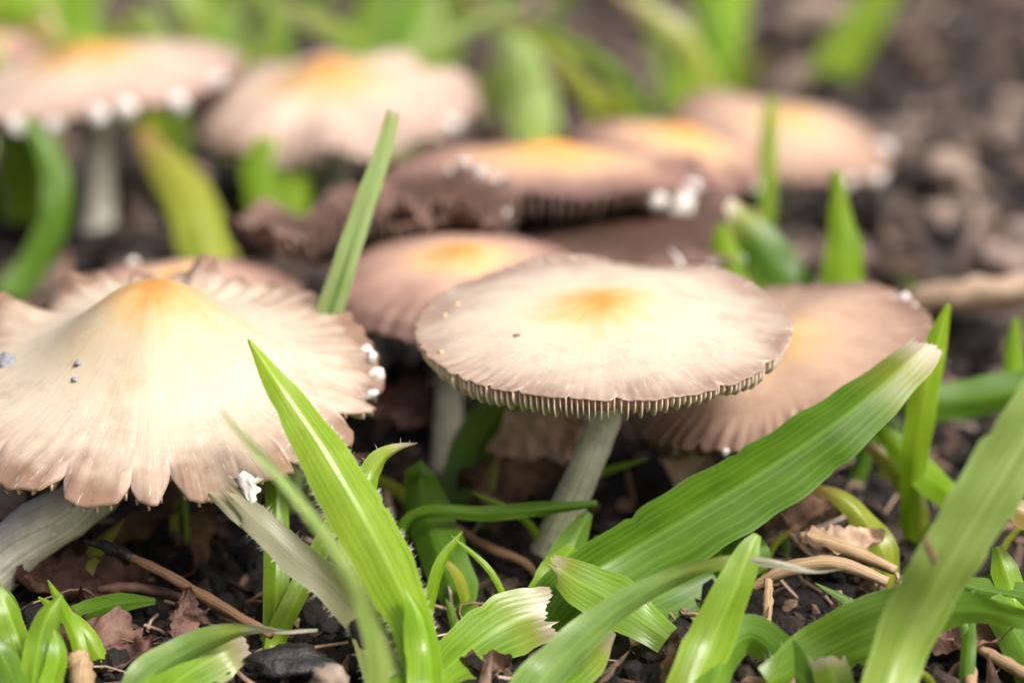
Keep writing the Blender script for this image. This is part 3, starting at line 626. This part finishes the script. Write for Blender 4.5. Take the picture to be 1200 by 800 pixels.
def lump(name, label, cat, p, size, mat, seed, rot=0.0, tilt=0.0, base=ICO2, rough=0.4, group=None, parent=None):
    v = lump_verts(base[0], size, seed, rough, 1.5)
    m = np.array(Matrix.Rotation(rot, 3, 'Z') @ Matrix.Rotation(tilt, 3, 'X'))
    o = mesh(name, v @ m.T + np.array(p), base[1], M[mat], parent)
    return tag(o, label, cat, group)

def on_cap(s, px, py):
    """point of a cap's upper face nearest to the line of sight through (px,py)"""
    th = np.linspace(0, 2 * np.pi, 360); t = np.linspace(0.02, 0.995, 70); TH, TT = np.meshgrid(th, t)
    p = s['W'](s['top'](TH, TT)).reshape(-1, 3); d = np.array(P(px, py, 30.0) - CL); d /= np.linalg.norm(d); q = p - np.array(CL)
    al = q @ d; off = np.linalg.norm(q - al[:, None] * d, axis=1) + 0.02 * np.maximum(0, al - al.min()); return p[off.argmin()]
lump('soil_grit', 'blue-grey smear of grit on the bell-shaped cap', 'grit', on_cap(A, 93, 424), (0.05, 0.05, 0.035), 'grit', 3)
lump('soil_grit', 'lower blue-grey grain just under the grit smear on the bell-shaped cap', 'grit', on_cap(A, 89, 442), (0.045, 0.05, 0.03), 'grit', 4)
lump('soil_lump', 'dark grey soil lump on the left rim of the bell-shaped cap', 'soil lump', on_cap(A, 6, 424), (0.13, 0.12, 0.10), 'grit', 8, base=ICO3)
lump('sand_grain', 'tan grain near the lower left rim of the flat central cap', 'grain', on_cap(B, 518, 413), (0.04, 0.04, 0.03), 'grain', 5)
lump('sand_grain', 'tan grain highest on the left rim of the flat central cap', 'grain', on_cap(B, 536, 356), (0.04, 0.035, 0.025), 'grain', 6)
lump('sand_grain', 'tan grain midway up the left rim of the flat central cap', 'grain', on_cap(B, 522, 370), (0.035, 0.035, 0.025), 'grain', 7)
lump('soil_grit', 'small brown crumb on the left half of the flat central cap', 'grit', on_cap(B, 607, 393), (0.05, 0.035, 0.02), 'twig', 9)

# ------------------------------------------------------------------ hero grass
blade('bright green blade with pointed tip crossing the bell-shaped cap', [(291, 397, 27.5), (330, 455, 27.3), (375, 520, 27.2), (420, 595, 27.1), (455, 660, 27.1), (486, 730, 27.1), (500, 800, 26.7)],
      [3, 34, 56, 68, 70, 52, 34], 'leaf_bright', roll=20, fold=0.40, hairs=420, wave=0.02, n=70, nc=12)
blade('thin pale out-of-focus blade in front of the bell-shaped cap', [(258, 480, 24.2), (310, 540, 24.2), (365, 605, 24.3), (410, 675, 24.5), (438, 750, 24.8), (446, 815, 25.0)], [3, 11, 15, 19, 24, 28], 'leaf_pale', roll=10, fold=0.15)
blade('withering grey-green blade with torn split tip under the bell-shaped cap', [(262, 572, 27.7), (300, 608, 27.6), (350, 655, 27.5), (395, 690, 27.4), (432, 735, 27.2), (450, 800, 26.8)], [16, 34, 42, 44, 46, 44], 'leaf_dry', roll=10, fold=0.2, jag=0.6, hairs=120, wave=0.03, nc=20)
blade('thin dry split strip beside the withering blade', [(245, 576, 27.8), (275, 600, 27.7), (310, 632, 27.6), (345, 668, 27.6)], [4, 14, 14, 10], 'leaf_dry', roll=30, root=False)
blade('broad green leaf at the foot of the bright blade', [(412, 632, 28.0), (440, 660, 27.7), (462, 710, 27.4), (470, 770, 27.1), (455, 830, 26.3)], [10, 50, 64, 60, 44], 'leaf_mid', roll=-15, fold=0.3, hairs=160, wave=0.03)
blade('yellow-green sheath folded at the foot of the bright blade', [(476, 690, 26.9), (492, 720, 26.85), (502, 760, 26.8), (505, 815, 26.5)], [8, 26, 40, 40], 'leaf_lime', roll=35, fold=0.5)
blade('straight green stalk standing behind the withering blade', [(326, 560, 29.2), (325, 620, 29.0), (324, 680, 28.8), (321, 745, 28.2)], [26, 28, 30, 26], 'leaf_bright', roll=8, fold=0.4)
blade('slanting narrow blade crossing the straight green stalk', [(402, 585, 28.9), (375, 645, 28.8), (345, 705, 28.5), (322, 760, 27.9)], [12, 24, 28, 22], 'leaf_bright', roll=20, fold=0.3)
blade('small curled green tip poking out beside the bright blade', [(489, 519, 28.5), (466, 526, 28.4), (446, 540, 28.2), (432, 570, 28.0), (424, 640, 28.0)], [2, 12, 22, 24, 18], 'leaf_torn', roll=25, fold=0.5, hairs=30, wave=0.02)
blade('tall cut green blade rising behind the bell-shaped cap', [(462, 129, 31.2), (449, 180, 31.1), (428, 240, 31.0), (405, 310, 31.0), (384, 378, 31.2), (360, 460, 31.5), (345, 540, 31.8)], [16, 22, 25, 28, 32, 32, 28], 'leaf_stalk', roll=8, fold=0.5, jag=0.06, wave=0.0)
blade('dark green blade with frayed white cut end at right, below the tan cap', [(1092, 398, 29.5), (1045, 440, 29.3), (985, 490, 29.1), (905, 545, 29.0), (815, 600, 28.9), (730, 650, 28.8), (650, 700, 28.5)], [38, 56, 74, 88, 92, 84, 60], 'leaf_cut', roll=-22, fold=0.42, jag=0.24, wave=0.02, n=90, nc=30)
blade('large pale out-of-focus blade at the right edge with a dark spot', [(1262, 400, 25.2), (1215, 490, 25.2), (1160, 580, 25.3), (1105, 670, 25.5), (1062, 750, 25.8), (1035, 830, 25.6)], [48, 64, 70, 68, 60, 52], 'leaf_pale', roll=28, fold=0.3, wave=0.04, twist=-20)
blade('wavy mid-green leaf lying behind the large pale blade at lower right', [(1215, 728, 26.8), (1150, 715, 26.9), (1090, 716, 27.0), (1030, 732, 27.1), (960, 765, 27.0), (900, 800, 26.6)], [22, 34, 58, 74, 72, 40], 'leaf_mid', roll=15, fold=0.12, wave=0.05, root=False, hairs=60)
blade('thin arching blade with a long dry wisp at lower centre', [(998, 664, 26.9), (958, 671, 26.9), (920, 663, 26.9), (868, 657, 26.9), (810, 668, 26.9), (745, 700, 26.9), (690, 740, 26.8), (640, 790, 26.6), (615, 830, 26.2)], [1, 2.5, 7, 13, 20, 28, 38, 52, 55], 'leaf_wisp', roll=20, fold=0.3, n=64)
blade('torn yellow-green leaf scrap behind the arching blade', [(646, 660, 28.3), (680, 682, 28.2), (720, 705, 28.1), (782, 748, 27.9)], [22, 52, 64, 38], 'leaf_torn', roll=15, fold=0.12, jag=0.25, root=False, wave=0.05, nc=20)
blade('bright lime leaf with torn white end at the bottom centre', [(650, 716, 28.2), (600, 728, 28.0), (550, 760, 27.6), (505, 805, 26.8)], [64, 78, 66, 34], 'leaf_torn', roll=-10, fold=0.22, jag=0.28, wave=0.04, nc=26)
blade('mid-green leaf with a white scar under the arching blade', [(714, 738, 27.4), (690, 762, 27.2), (655, 795, 26.9), (620, 840, 26.2)], [26, 58, 70, 55], 'leaf_torn', roll=10, fold=0.2, jag=0.15)
blade('upright bright green blade with rounded tip at the bottom right of centre', [(888, 626, 27.0), (876, 650, 26.9), (856, 700, 26.8), (832, 755, 26.7), (808, 815, 26.4)], [10, 30, 48, 58, 56], 'leaf_bright', roll=15, fold=0.25)
blade('green leaf leaning right at the foot of the upright blade', [(955, 812, 26.6), (920, 775, 26.9), (880, 745, 27.0), (850, 770, 26.8), (828, 830, 26.2)], [14, 50, 46, 40, 36], 'leaf_mid', roll=20, fold=0.3)
blade('short stub with shredded white end beside the wavy leaf', [(968, 768, 26.6), (978, 800, 26.4), (985, 840, 26.0)], [40, 46, 44], 'leaf_torn', roll=0, fold=0.3, jag=0.35, n=24)
blade('left blade of the small tuft in the bottom left corner', [(-6, 682, 27.6), (8, 715, 27.5), (24, 760, 27.4), (36, 815, 26.6)], [6, 30, 38, 30], 'leaf_bright', roll=20, fold=0.3)
blade('middle blade of the small tuft in the bottom left corner', [(72, 696, 27.2), (56, 720, 27.1), (44, 760, 27.0), (38, 815, 26.6)], [5, 26, 34, 30], 'leaf_bright', roll=-15, fold=0.35)
blade('short right blade of the small tuft in the bottom left corner', [(64, 738, 26.9), (68, 770, 26.8), (58, 820, 26.4)], [6, 26, 28], 'leaf_lime', roll=20, fold=0.4)
blade('low dark blade of the small tuft at the very left edge', [(-12, 740, 27.0), (6, 775, 26.9), (30, 830, 26.3)], [10, 34, 30], 'leaf_mid', roll=10)
blade('arching pale leaf with dry wisp tip at the bottom left', [(372, 738, 27.2), (335, 739, 27.2), (308, 737, 27.2), (265, 744, 27.1), (215, 765, 27.0), (160, 805, 26.6)], [1, 3, 10, 24, 34, 36], 'leaf_wisp', roll=30, fold=0.3)
blade('green leaf with blunt brown end under the arching pale leaf', [(290, 752, 27.4), (255, 768, 27.3), (210, 795, 26.9), (180, 830, 26.3)], [34, 62, 60, 40], 'leaf_torn', roll=-10, fold=0.2, jag=0.15)
blade('dark green blade lying on the litter at lower left', [(182, 704, 28.7), (140, 706, 28.7), (100, 718, 28.5), (60, 738, 28.2)], [6, 24, 28, 18], 'leaf_mid', roll=20, fold=0.25)
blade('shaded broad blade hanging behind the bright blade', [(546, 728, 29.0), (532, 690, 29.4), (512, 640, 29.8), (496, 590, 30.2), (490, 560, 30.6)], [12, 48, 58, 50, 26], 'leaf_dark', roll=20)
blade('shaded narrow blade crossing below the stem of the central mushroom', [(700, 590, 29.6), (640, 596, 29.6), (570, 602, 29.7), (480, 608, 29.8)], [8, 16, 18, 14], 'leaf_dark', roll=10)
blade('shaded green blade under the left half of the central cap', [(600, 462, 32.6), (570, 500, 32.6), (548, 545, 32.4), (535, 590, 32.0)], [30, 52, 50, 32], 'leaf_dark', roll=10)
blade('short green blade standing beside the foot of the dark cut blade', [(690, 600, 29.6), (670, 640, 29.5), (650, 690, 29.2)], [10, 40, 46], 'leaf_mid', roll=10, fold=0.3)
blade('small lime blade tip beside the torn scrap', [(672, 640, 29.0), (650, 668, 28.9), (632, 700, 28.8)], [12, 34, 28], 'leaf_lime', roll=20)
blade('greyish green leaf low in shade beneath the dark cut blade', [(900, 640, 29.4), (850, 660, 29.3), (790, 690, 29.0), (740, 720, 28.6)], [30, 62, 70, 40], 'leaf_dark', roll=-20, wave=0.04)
blade('bright triangular blade standing behind the tan cap', [(980, 200, 35.5), (984, 240, 35.5), (990, 290, 35.5), (988, 345, 35.5), (985, 430, 35.5)], [12, 22, 42, 54, 40], 'leaf_lime', roll=10, fold=0.4, jag=0.05)
blade('leaning green blade with white tip left of the triangular blade', [(852, 236, 36.0), (880, 270, 36.0), (912, 310, 36.0), (938, 350, 36.0), (950, 430, 36.2)], [14, 44, 54, 50, 36], 'leaf_cut', roll=15, fold=0.2, jag=0.08)
blade('shaded lime blade under the leaning green blade', [(846, 262, 37.0), (852, 300, 37.0), (865, 350, 37.0), (875, 430, 37.0)], [12, 36, 40, 30], 'leaf_lime', roll=15)
blade('thin upright blade in front of the tilted tan cap', [(905, 112, 42.0), (903, 150, 42.0), (901, 210, 42.0), (898, 300, 42.0)], [10, 20, 18, 14], 'leaf_lime', roll=15)
blade('narrow yellow-green blade at right behind the frayed cut end', [(1112, 356, 30.6), (1100, 400, 30.6), (1085, 460, 30.6), (1074, 530, 30.8), (1068, 590, 31.2)], [8, 26, 34, 34, 24], 'leaf_lime', roll=15, fold=0.4)
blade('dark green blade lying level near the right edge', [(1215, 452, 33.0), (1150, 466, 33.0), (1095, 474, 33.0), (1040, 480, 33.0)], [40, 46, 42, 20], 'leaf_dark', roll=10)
blade('upright blade cut by the right edge', [(1192, 372, 33.5), (1190, 420, 33.5), (1196, 480, 33.5), (1200, 540, 33.5)], [8, 24, 34, 30], 'leaf_lime', roll=15, fold=0.3)
blade('yellowing blade with orange edge among straw at right', [(948, 566, 30.0), (985, 582, 29.9), (1010, 605, 29.8), (1036, 648, 29.6)], [8, 22, 28, 36], 'leaf_yellow', roll=20, fold=0.4, wave=0.05)
blade('lime blade curling at the foot of the narrow blade on the right', [(1030, 500, 31.4), (1060, 530, 31.2), (1090, 560, 31.0), (1130, 600, 30.6)], [14, 34, 38, 30], 'leaf_lime', roll=20, fold=0.4, wave=0.04)
blade('yellow-green blade bent beside the lime curl', [(1015, 520, 31.6), (1050, 548, 31.5), (1072, 585, 31.3)], [12, 30, 28], 'leaf_yellow', roll=10)
blade('short lime blade low at the right edge', [(1168, 640, 28.4), (1178, 665, 28.3), (1190, 705, 28.2), (1196, 750, 27.8)], [10, 32, 34, 26], 'leaf_lime', roll=15, fold=0.4)
blade('yellow tip touching the right edge above the short lime blade', [(1178, 590, 28.0), (1200, 602, 28.0), (1230, 620, 28.0)], [14, 34, 36], 'leaf_yellow', roll=10)
blade('green blade lying across the lower right corner behind the large blade', [(1110, 680, 28.4), (1150, 690, 28.3), (1200, 700, 28.2), (1250, 715, 28.1)], [12, 30, 36, 34], 'leaf_mid', roll=10)
blade('broad green blade at the lower right corner', [(1160, 700, 27.6), (1190, 740, 27.4), (1215, 800, 27.0)], [30, 46, 44], 'leaf_mid', roll=10)
# blurred grass between the two rows of mushrooms
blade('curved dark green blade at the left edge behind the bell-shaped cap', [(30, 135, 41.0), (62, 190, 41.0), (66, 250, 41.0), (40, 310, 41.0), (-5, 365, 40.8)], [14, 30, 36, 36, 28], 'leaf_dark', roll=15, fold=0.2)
blade('broad yellowish blurred blade right of the beaded mushroom stem', [(165, 150, 43.0), (195, 190, 42.5), (228, 240, 42.0), (250, 310, 41.5), (262, 370, 41.0)], [18, 46, 60, 64, 50], 'leaf_yellow', roll=15)
blade('lime blurred blade under the pale lumpy cap', [(310, 160, 44.0), (312, 200, 44.0), (318, 260, 44.0)], [24, 56, 44], 'leaf_lime', roll=10)
blade('green blurred blade beside the stem of the pale lumpy mushroom', [(350, 170, 44.0), (345, 215, 44.0), (335, 280, 44.0)], [20, 44, 40], 'leaf_bright', roll=10)
blade('wide green blurred blade at the left edge beside the beaded stem', [(10, 150, 46.0), (30, 200, 46.0), (40, 290, 45.5)], [30, 70, 60], 'leaf_bright', roll=10)
blade('tall pale green blurred blade at the top centre', [(600, 20, 54.0), (615, 70, 54.0), (628, 130, 54.0), (630, 190, 53.0)], [16, 48, 58, 40], 'leaf_pale', roll=10)
blade('bright blurred blade at the top right of centre', [(870, -30, 58.0), (850, 30, 57.0), (828, 90, 56.5), (815, 150, 56.0)], [30, 64, 70, 44], 'leaf_lime', roll=15)
blade('slanting bright blurred blade near the top right', [(1060, -40, 60.0), (1020, 20, 60.0), (985, 75, 60.0), (965, 110, 60.0)], [20, 48, 52, 34], 'leaf_bright', roll=15)
blade('broad lime blurred blade at the top left corner', [(-10, 0, 60.0), (40, 15, 60.0), (90, 30, 60.0), (120, 80, 60.0)], [40, 60, 50, 30], 'leaf_lime', roll=10)
blade('green blurred blade at the top between the two pale caps', [(440, -30, 58.0), (448, 20, 58.0), (455, 80, 57.5), (460, 130, 57.0)], [20, 46, 50, 34], 'leaf_bright', roll=12)

# background grass, uncountable
def far_grass():
    r = np.random.RandomState(77); VV, FF, UU, MI = [], [], [], []; c = 0
    for k in range(200):
        px = r.rand() * 1300 - 50; d = 47 + 38 * r.rand() ** 1.2
        dens = 1.0 if px < 560 else (0.6 if px < 900 else 0.12)
        if 640 < px < 780: dens = 0.35
        if r.rand() > dens: continue
        x = (px - 600) * K * d; y = d / math.cos(PITCH) - 28.8 - 3.0; g = hgt(x, y) - 0.2
        h = 1.5 + 3.0 * r.rand(); an = r.rand() * 6.28; ln = h * (0.2 + 0.8 * r.rand())
        b = np.array((x, y, g)); tip = b + np.array((math.cos(an) * ln, math.sin(an) * ln * 0.6, h))
        md = (b + tip) / 2 + np.array((-math.cos(an) * ln * 0.15, 0, h * 0.18))
        C = catmull([tip, md, b], 12); w = 0.22 + 0.4 * r.rand() ** 1.5; W = w * np.array([0.1, .45, .7, .85, .95, 1, 1, 1, .95, .9, .8, .7])
        V, F, UV = blade_mesh(C, W, r.rand() * 60 - 30, 0.25, 0.0, 0.0, k, nc=4)
        VV.append(V); FF += [tuple(i + c for i in f) for f in F]; UU += UV; c += len(V); MI += [r.choice(4, p=[.4, .2, .25, .15])] * len(F)
    o = mesh('background_grass', np.concatenate(VV), FF, [M['leaf_far'], M['leaf_lime'], M['leaf_pale'], M['leaf_yellow']], uv=UU, midx=MI); tag(o, 'blurred green grass filling the background behind the mushrooms', 'grass', kind='stuff')
far_grass()

def sprouts():
    r = np.random.RandomState(31); VV, FF, UU, MI = [], [], [], []; c = 0
    for k in range(95):
        x, y = near_spot(r)
        if y < -2.2 and abs(x) < 4: continue
        g = hgt(x, y) - 0.1; h = 0.35 + 0.9 * r.rand(); an = r.rand() * 6.28; ln = h * (0.3 + 0.9 * r.rand())
        b = np.array((x, y, g)); tip = b + np.array((math.cos(an) * ln, math.sin(an) * ln, h)); md = (b + tip) / 2 + np.array((-math.cos(an) * ln * .15, -math.sin(an) * ln * .15, h * 0.15))
        C = catmull([tip, md, b], 12); w = 0.07 + 0.14 * r.rand(); W = w * np.array([0.08, .4, .65, .8, .95, 1, 1, 1, .95, .9, .8, .7])
        V, F, UV = blade_mesh(C, W, r.rand() * 80 - 40, 0.4, 0.0, 0.0, k, nc=4)
        VV.append(V); FF += [tuple(i + c for i in f) for f in F]; UU += UV; c += len(V); MI += [r.choice(4)] * len(F)
    o = mesh('grass_sprouts', np.concatenate(VV), FF, [M['leaf_mid'], M['leaf_lime'], M['leaf_yellow'], M['leaf_dark']], uv=UU, midx=MI); tag(o, 'short thin grass sprouts scattered over the soil between mushrooms', 'grass', kind='stuff')
sprouts()

# ------------------------------------------------------------------ litter: twigs, dead leaves, straw
def dead_leaf(label, p, size, mat, rot=0, tx=0, ty=0, curl=0.6, seed=0, name='dead_leaf', cat='dead leaf'):
    """crinkled oval leaf with pointed ends; size (length,width) in cm"""
    nu, nv = 36, 16; L, Wd = size; r = np.random.RandomState(seed); off = Vector(r.rand(3) * 30); V, F, UV = [], [], []
    for i in range(nu + 1):
        u = i / nu * 2 - 1; hw = Wd / 2 * max(0.05, (1 - abs(u) ** 2.2)) * (1 + 0.55 * mnoise.noise(Vector((u * 2.5, 0, 0)) + off) + 0.25 * mnoise.noise(Vector((u * 8, 0, 0)) + off))
        for j in range(nv + 1):
            v = j / nv * 2 - 1
            hw2 = hw * (1 + abs(v) ** 2 * (0.45 * mnoise.noise(Vector((u * 3, 3 * np.sign(v), 1)) + off) + 0.35 * mnoise.noise(Vector((u * 11, 3 * np.sign(v), 1)) + off)))
            z = curl * Wd * 0.35 * v * v + 0.25 * curl * L * 0.3 * u * u + 0.22 * Wd * mnoise.noise(Vector((u * 3, v * 2, 5)) + off) + 0.07 * Wd * mnoise.noise(Vector((u * 9, v * 5, 5)) + off) - 0.05 * Wd * math.exp(-(v / 0.08) ** 2)
            V.append((u * L / 2, v * hw2, z)); UV.append((i / nu, j / nv))
    m = nv + 1; F = [(i * m + j, i * m + j + 1, (i + 1) * m + j + 1, (i + 1) * m + j) for i in range(nu) for j in range(nv)]
    Rm = np.array(Matrix.Rotation(math.radians(rot), 3, 'Z') @ Matrix.Rotation(math.radians(ty), 3, 'Y') @ Matrix.Rotation(math.radians(tx), 3, 'X'))
    o = mesh(name, np.array(V) @ Rm.T + np.array(p), F, M[mat], uv=UV); return tag(o, label, cat)

def lay(px, py, up=0.1): p = on_ground(px, py); p.z += up; return p

def fibres():
    r = np.random.RandomState(5); VV, FF, A_ = [], [], []; c = 0
    for k in range(520):
        x, y = near_spot(r); a = r.rand() * 6.28; ln = 0.3 + 0.9 * r.rand(); z = hgt(x, y) + 0.04 + 0.08 * r.rand()
        dv = np.array((math.cos(a), math.sin(a), 0.25 * r.randn())); b = np.array((x, y, z)); bend = np.array((-dv[1], dv[0], 0.4)) * ln * 0.25 * r.randn()
        C = catmull([b - dv * ln / 2, b + bend, b + dv * ln / 2], 7); w = 0.012 + 0.03 * r.rand() ** 2
        for i in range(7):
            for q in range(3):
                an = q * 2.094; VV.append(C[i] + w * (math.cos(an) * np.array((-dv[1], dv[0], 0)) + math.sin(an) * np.array((0, 0, 1)))); A_.append(0)
        rv = r.rand(); A_[-21:] = [rv] * 21
        FF += [(c + i * 3 + q, c + i * 3 + (q + 1) % 3, c + i * 3 + 3 + (q + 1) % 3, c + i * 3 + 3 + q) for i in range(6) for q in range(3)]; c += 21
    o = mesh('root_fibres', VV, FF, M['mulch'], attrs={'rnd': A_}); tag(o, 'thin brown root fibres and straw bits matted on the soil', 'litter', kind='stuff')
fibres()
tw = empty('twig', lay(310, 742, 0.0), 'brown twig with black tip lying on the litter at lower left', 'twig')
tube('shaft', [P(152, 652, 28.9), P(200, 676, 28.6), P(255, 708, 28.2), P(318, 744, 27.7)], [0.055, 0.06, 0.07, 0.05], M['twig'], tw, n=26, seg=8, rough=0.3, seed=3)
tube('tip', [P(98, 634, 29.0), P(125, 640, 29.0), P(156, 654, 28.88)], [0.02, 0.07, 0.06], M['black'], tw, n=12, seg=8, rough=0.4, seed=5)
dead_leaf('curled orange-brown dead leaf under the bell-shaped cap', lay(170, 640, 0.25), (1.6, 0.5), 'dead', 30, -35, -25, 1.2, 3)
dead_leaf('reddish brown dead leaf by the tuft at lower left', lay(95, 700, 0.2), (1.5, 1.0), 'dead_red', 15, 20, 8, 0.7, 4)
dead_leaf('small upright reddish leaf scrap behind the twig', lay(208, 745, 0.35), (0.9, 0.4), 'dead_red', 80, 50, -50, 0.8, 5)
dead_leaf('brown dead leaf edge left of the bell mushroom stem', lay(35, 665, 0.25), (1.3, 0.6), 'dead', -10, 35, 10, 1.0, 6)
dead_leaf('flat pinkish brown leaf under the dark lying blade', lay(110, 755, 0.12), (1.5, 0.9), 'dead_red', -20, 15, 5, 0.5, 7)
dead_leaf('shaded brown leaf standing between the grass and twig', lay(232, 655, 0.4), (1.2, 0.35), 'dead', 75, 60, -60, 0.9, 8)
dead_leaf('pale tan dead leaf lying under the central cap', P(628, 512, 32.6), (1.35, 0.8), 'tan', 8, 62, -14, 0.5, 9)
dead_leaf('small tan leaf behind the dark cut blade under the tan cap', P(808, 565, 31.6), (0.9, 0.6), 'tan', 60, 30, -20, 0.9, 10)
dead_leaf('curled brown leaf at the foot of the central mushroom', P(560, 590, 31.2), (0.9, 0.4), 'dead', 110, 40, -40, 1.2, 11)
dead_leaf('brown shaded leaf between the two stems under the central cap', P(600, 570, 32.0), (1.4, 0.7), 'dead', 10, 30, 0, 0.8, 12)
dead_leaf('brown leaf behind the left stem of the pinkish brown mushroom', P(470, 480, 34.0), (1.6, 0.8), 'dead_red', 0, 35, 0, 0.6, 13)
dead_leaf('tan papery leaf lying by the straw at right', P(985, 640, 29.4), (1.0, 0.45), 'tan', 15, 25, 5, 0.9, 14)
dead_leaf('brown leaf in shade among straw at right', P(935, 610, 30.2), (1.2, 0.6), 'dead', 40, 20, 0, 0.9, 15)
dead_leaf('upright brown leaf edge beside the upright bright blade', P(778, 790, 27.0), (0.9, 0.3), 'dead', 70, 60, -65, 0.7, 16)
dead_leaf('pinkish leaf between the two right-hand blades', P(1100, 750, 27.8), (1.6, 0.7), 'dead_red', -15, 20, 0, 0.7, 17)
dead_leaf('orange-brown scrap at the bottom centre under the lime leaf', lay(565, 775, 0.1), (0.6, 0.35), 'dead', 20, 20, 10, 1.0, 18)
def stick(label, pts, rad, mat, name='straw', cat='straw', seed=0, seg=7):
    o = tube(name, pts, rad, M[mat], n=22, seg=seg, rough=0.35, seed=seed); return tag(o, label, cat)
stick('pale horizontal stick blurred near the right edge', [P(1068, 352, 38.5), (P(1140, 345, 38.0)), P(1240, 335, 37.5)], [0.17, 0.24, 0.22], 'tan', 'stick', 'stick', 1, 10)
stick('straw stalk bent towards the wavy leaf at lower right', [P(880, 690, 28.8), P(920, 668, 28.7), P(980, 660, 28.6), P(1040, 682, 28.5)], [0.05, 0.09, 0.09, 0.06], 'straw', seed=2)
stick('upper straw stalk over the bent straw', [P(938, 628, 29.3), P(985, 640, 29.2), P(1050, 668, 29.0)], [0.06, 0.09, 0.06], 'straw', seed=3)
stick('short straw standing below the bent straw', [P(900, 680, 28.6), P(900, 705, 28.4), P(898, 740, 28.1)], [0.05, 0.06, 0.05], 'straw', seed=4)
stick('upright straw under the wavy leaf at lower right', [P(1130, 738, 27.6), P(1134, 765, 27.4), P(1138, 800, 27.0), P(1138, 830, 26.4)], [0.05, 0.06, 0.07, 0.06], 'straw', seed=5)
stick('slanting straw in the lower right corner', [P(1140, 755, 27.6), P(1175, 775, 27.3), P(1220, 800, 26.9)], [0.06, 0.07, 0.07], 'straw', seed=6)
stick('thin brown root under the shaded narrow blade', [P(535, 618, 30.5), P(570, 640, 30.2), P(615, 660, 30.0), P(640, 690, 29.4)], [0.05, 0.06, 0.06, 0.04], 'twig', 'root', 'root', 7)
stick('pinkish twig lying left of the twig with black tip', [P(115, 690, 28.9), P(160, 688, 28.9), P(215, 700, 28.8)], [0.05, 0.07, 0.05], 'dead_red', 'twig', 'twig', 8)
stick('small white sprig standing behind the central cap', [P(800, 322, 35.0), P(796, 306, 35.0), P(786, 292, 35.0)], [0.03, 0.035, 0.012], 'veil', 'sprig', 'sprig', 9)
stick('pale grey stalk blurred behind the central cap', [P(768, 306, 37.0), P(764, 340, 37.0), P(760, 430, 37.0)], [0.12, 0.15, 0.17], 'stem_green', 'stalk', 'stalk', 10)
stick('short broken straw stub by the tuft at bottom left', [P(92, 770, 27.2), P(96, 790, 27.0), P(98, 830, 26.4)], [0.12, 0.13, 0.12], 'straw', seed=11, seg=9)
stick('dark spot-like bark sliver on the large pale blade', [P(1083, 628, 25.02), P(1090, 645, 25.0), P(1097, 660, 25.0)], [0.015, 0.045, 0.035], 'twig', 'bark_sliver', 'bark', 12)
lump('bark_chunk', 'black wet bark chunk at the foot of the broad green leaf', 'bark', P(432, 770, 27.3), (0.22, 0.2, 0.42), 'black', 21, base=ICO3)
lump('bark_chunk', 'grey-black bark chunk at the bottom behind the wisp leaf', 'bark', P(345, 775, 27.4), (0.45, 0.3, 0.16), 'black', 22, base=ICO3)
lump('pebble', 'small tan pebble at the bottom edge', 'pebble', P(385, 795, 26.9), (0.2, 0.18, 0.15), 'pebble', 23, base=ICO3)
lump('bark_chunk', 'dark blue-grey lump blurred behind the bell-shaped cap', 'bark', P(470, 400, 36.0), (0.3, 0.3, 0.3), 'grit', 24)
lump('pebble', 'pale pinkish blurred stone at right', 'pebble', P(1118, 205, 47.5), (0.45, 0.4, 0.4), 'pebble', 25, base=ICO3, rough=0.9)
lump('pebble', 'pale blurred stone just below the pinkish one', 'pebble', P(1130, 255, 46.0), (0.4, 0.35, 0.4), 'pebble', 26, base=ICO3, rough=0.9)
lump('bark_chunk', 'brown blurred bark chunk at upper right', 'bark', P(1085, 82, 60.0), (0.7, 0.5, 0.3), 'mulch', 27, base=ICO3)
lump('pebble', 'whitish blurred chunk at the top right of centre', 'pebble', P(950, 18, 66.0), (0.9, 0.5, 0.5), 'pebble', 28, base=ICO3)
lump('bark_chunk', 'tan blurred chunk low at the right behind the triangular blade', 'bark', P(1050, 315, 42.5), (0.5, 0.3, 0.25), 'mulch', 29, base=ICO3)
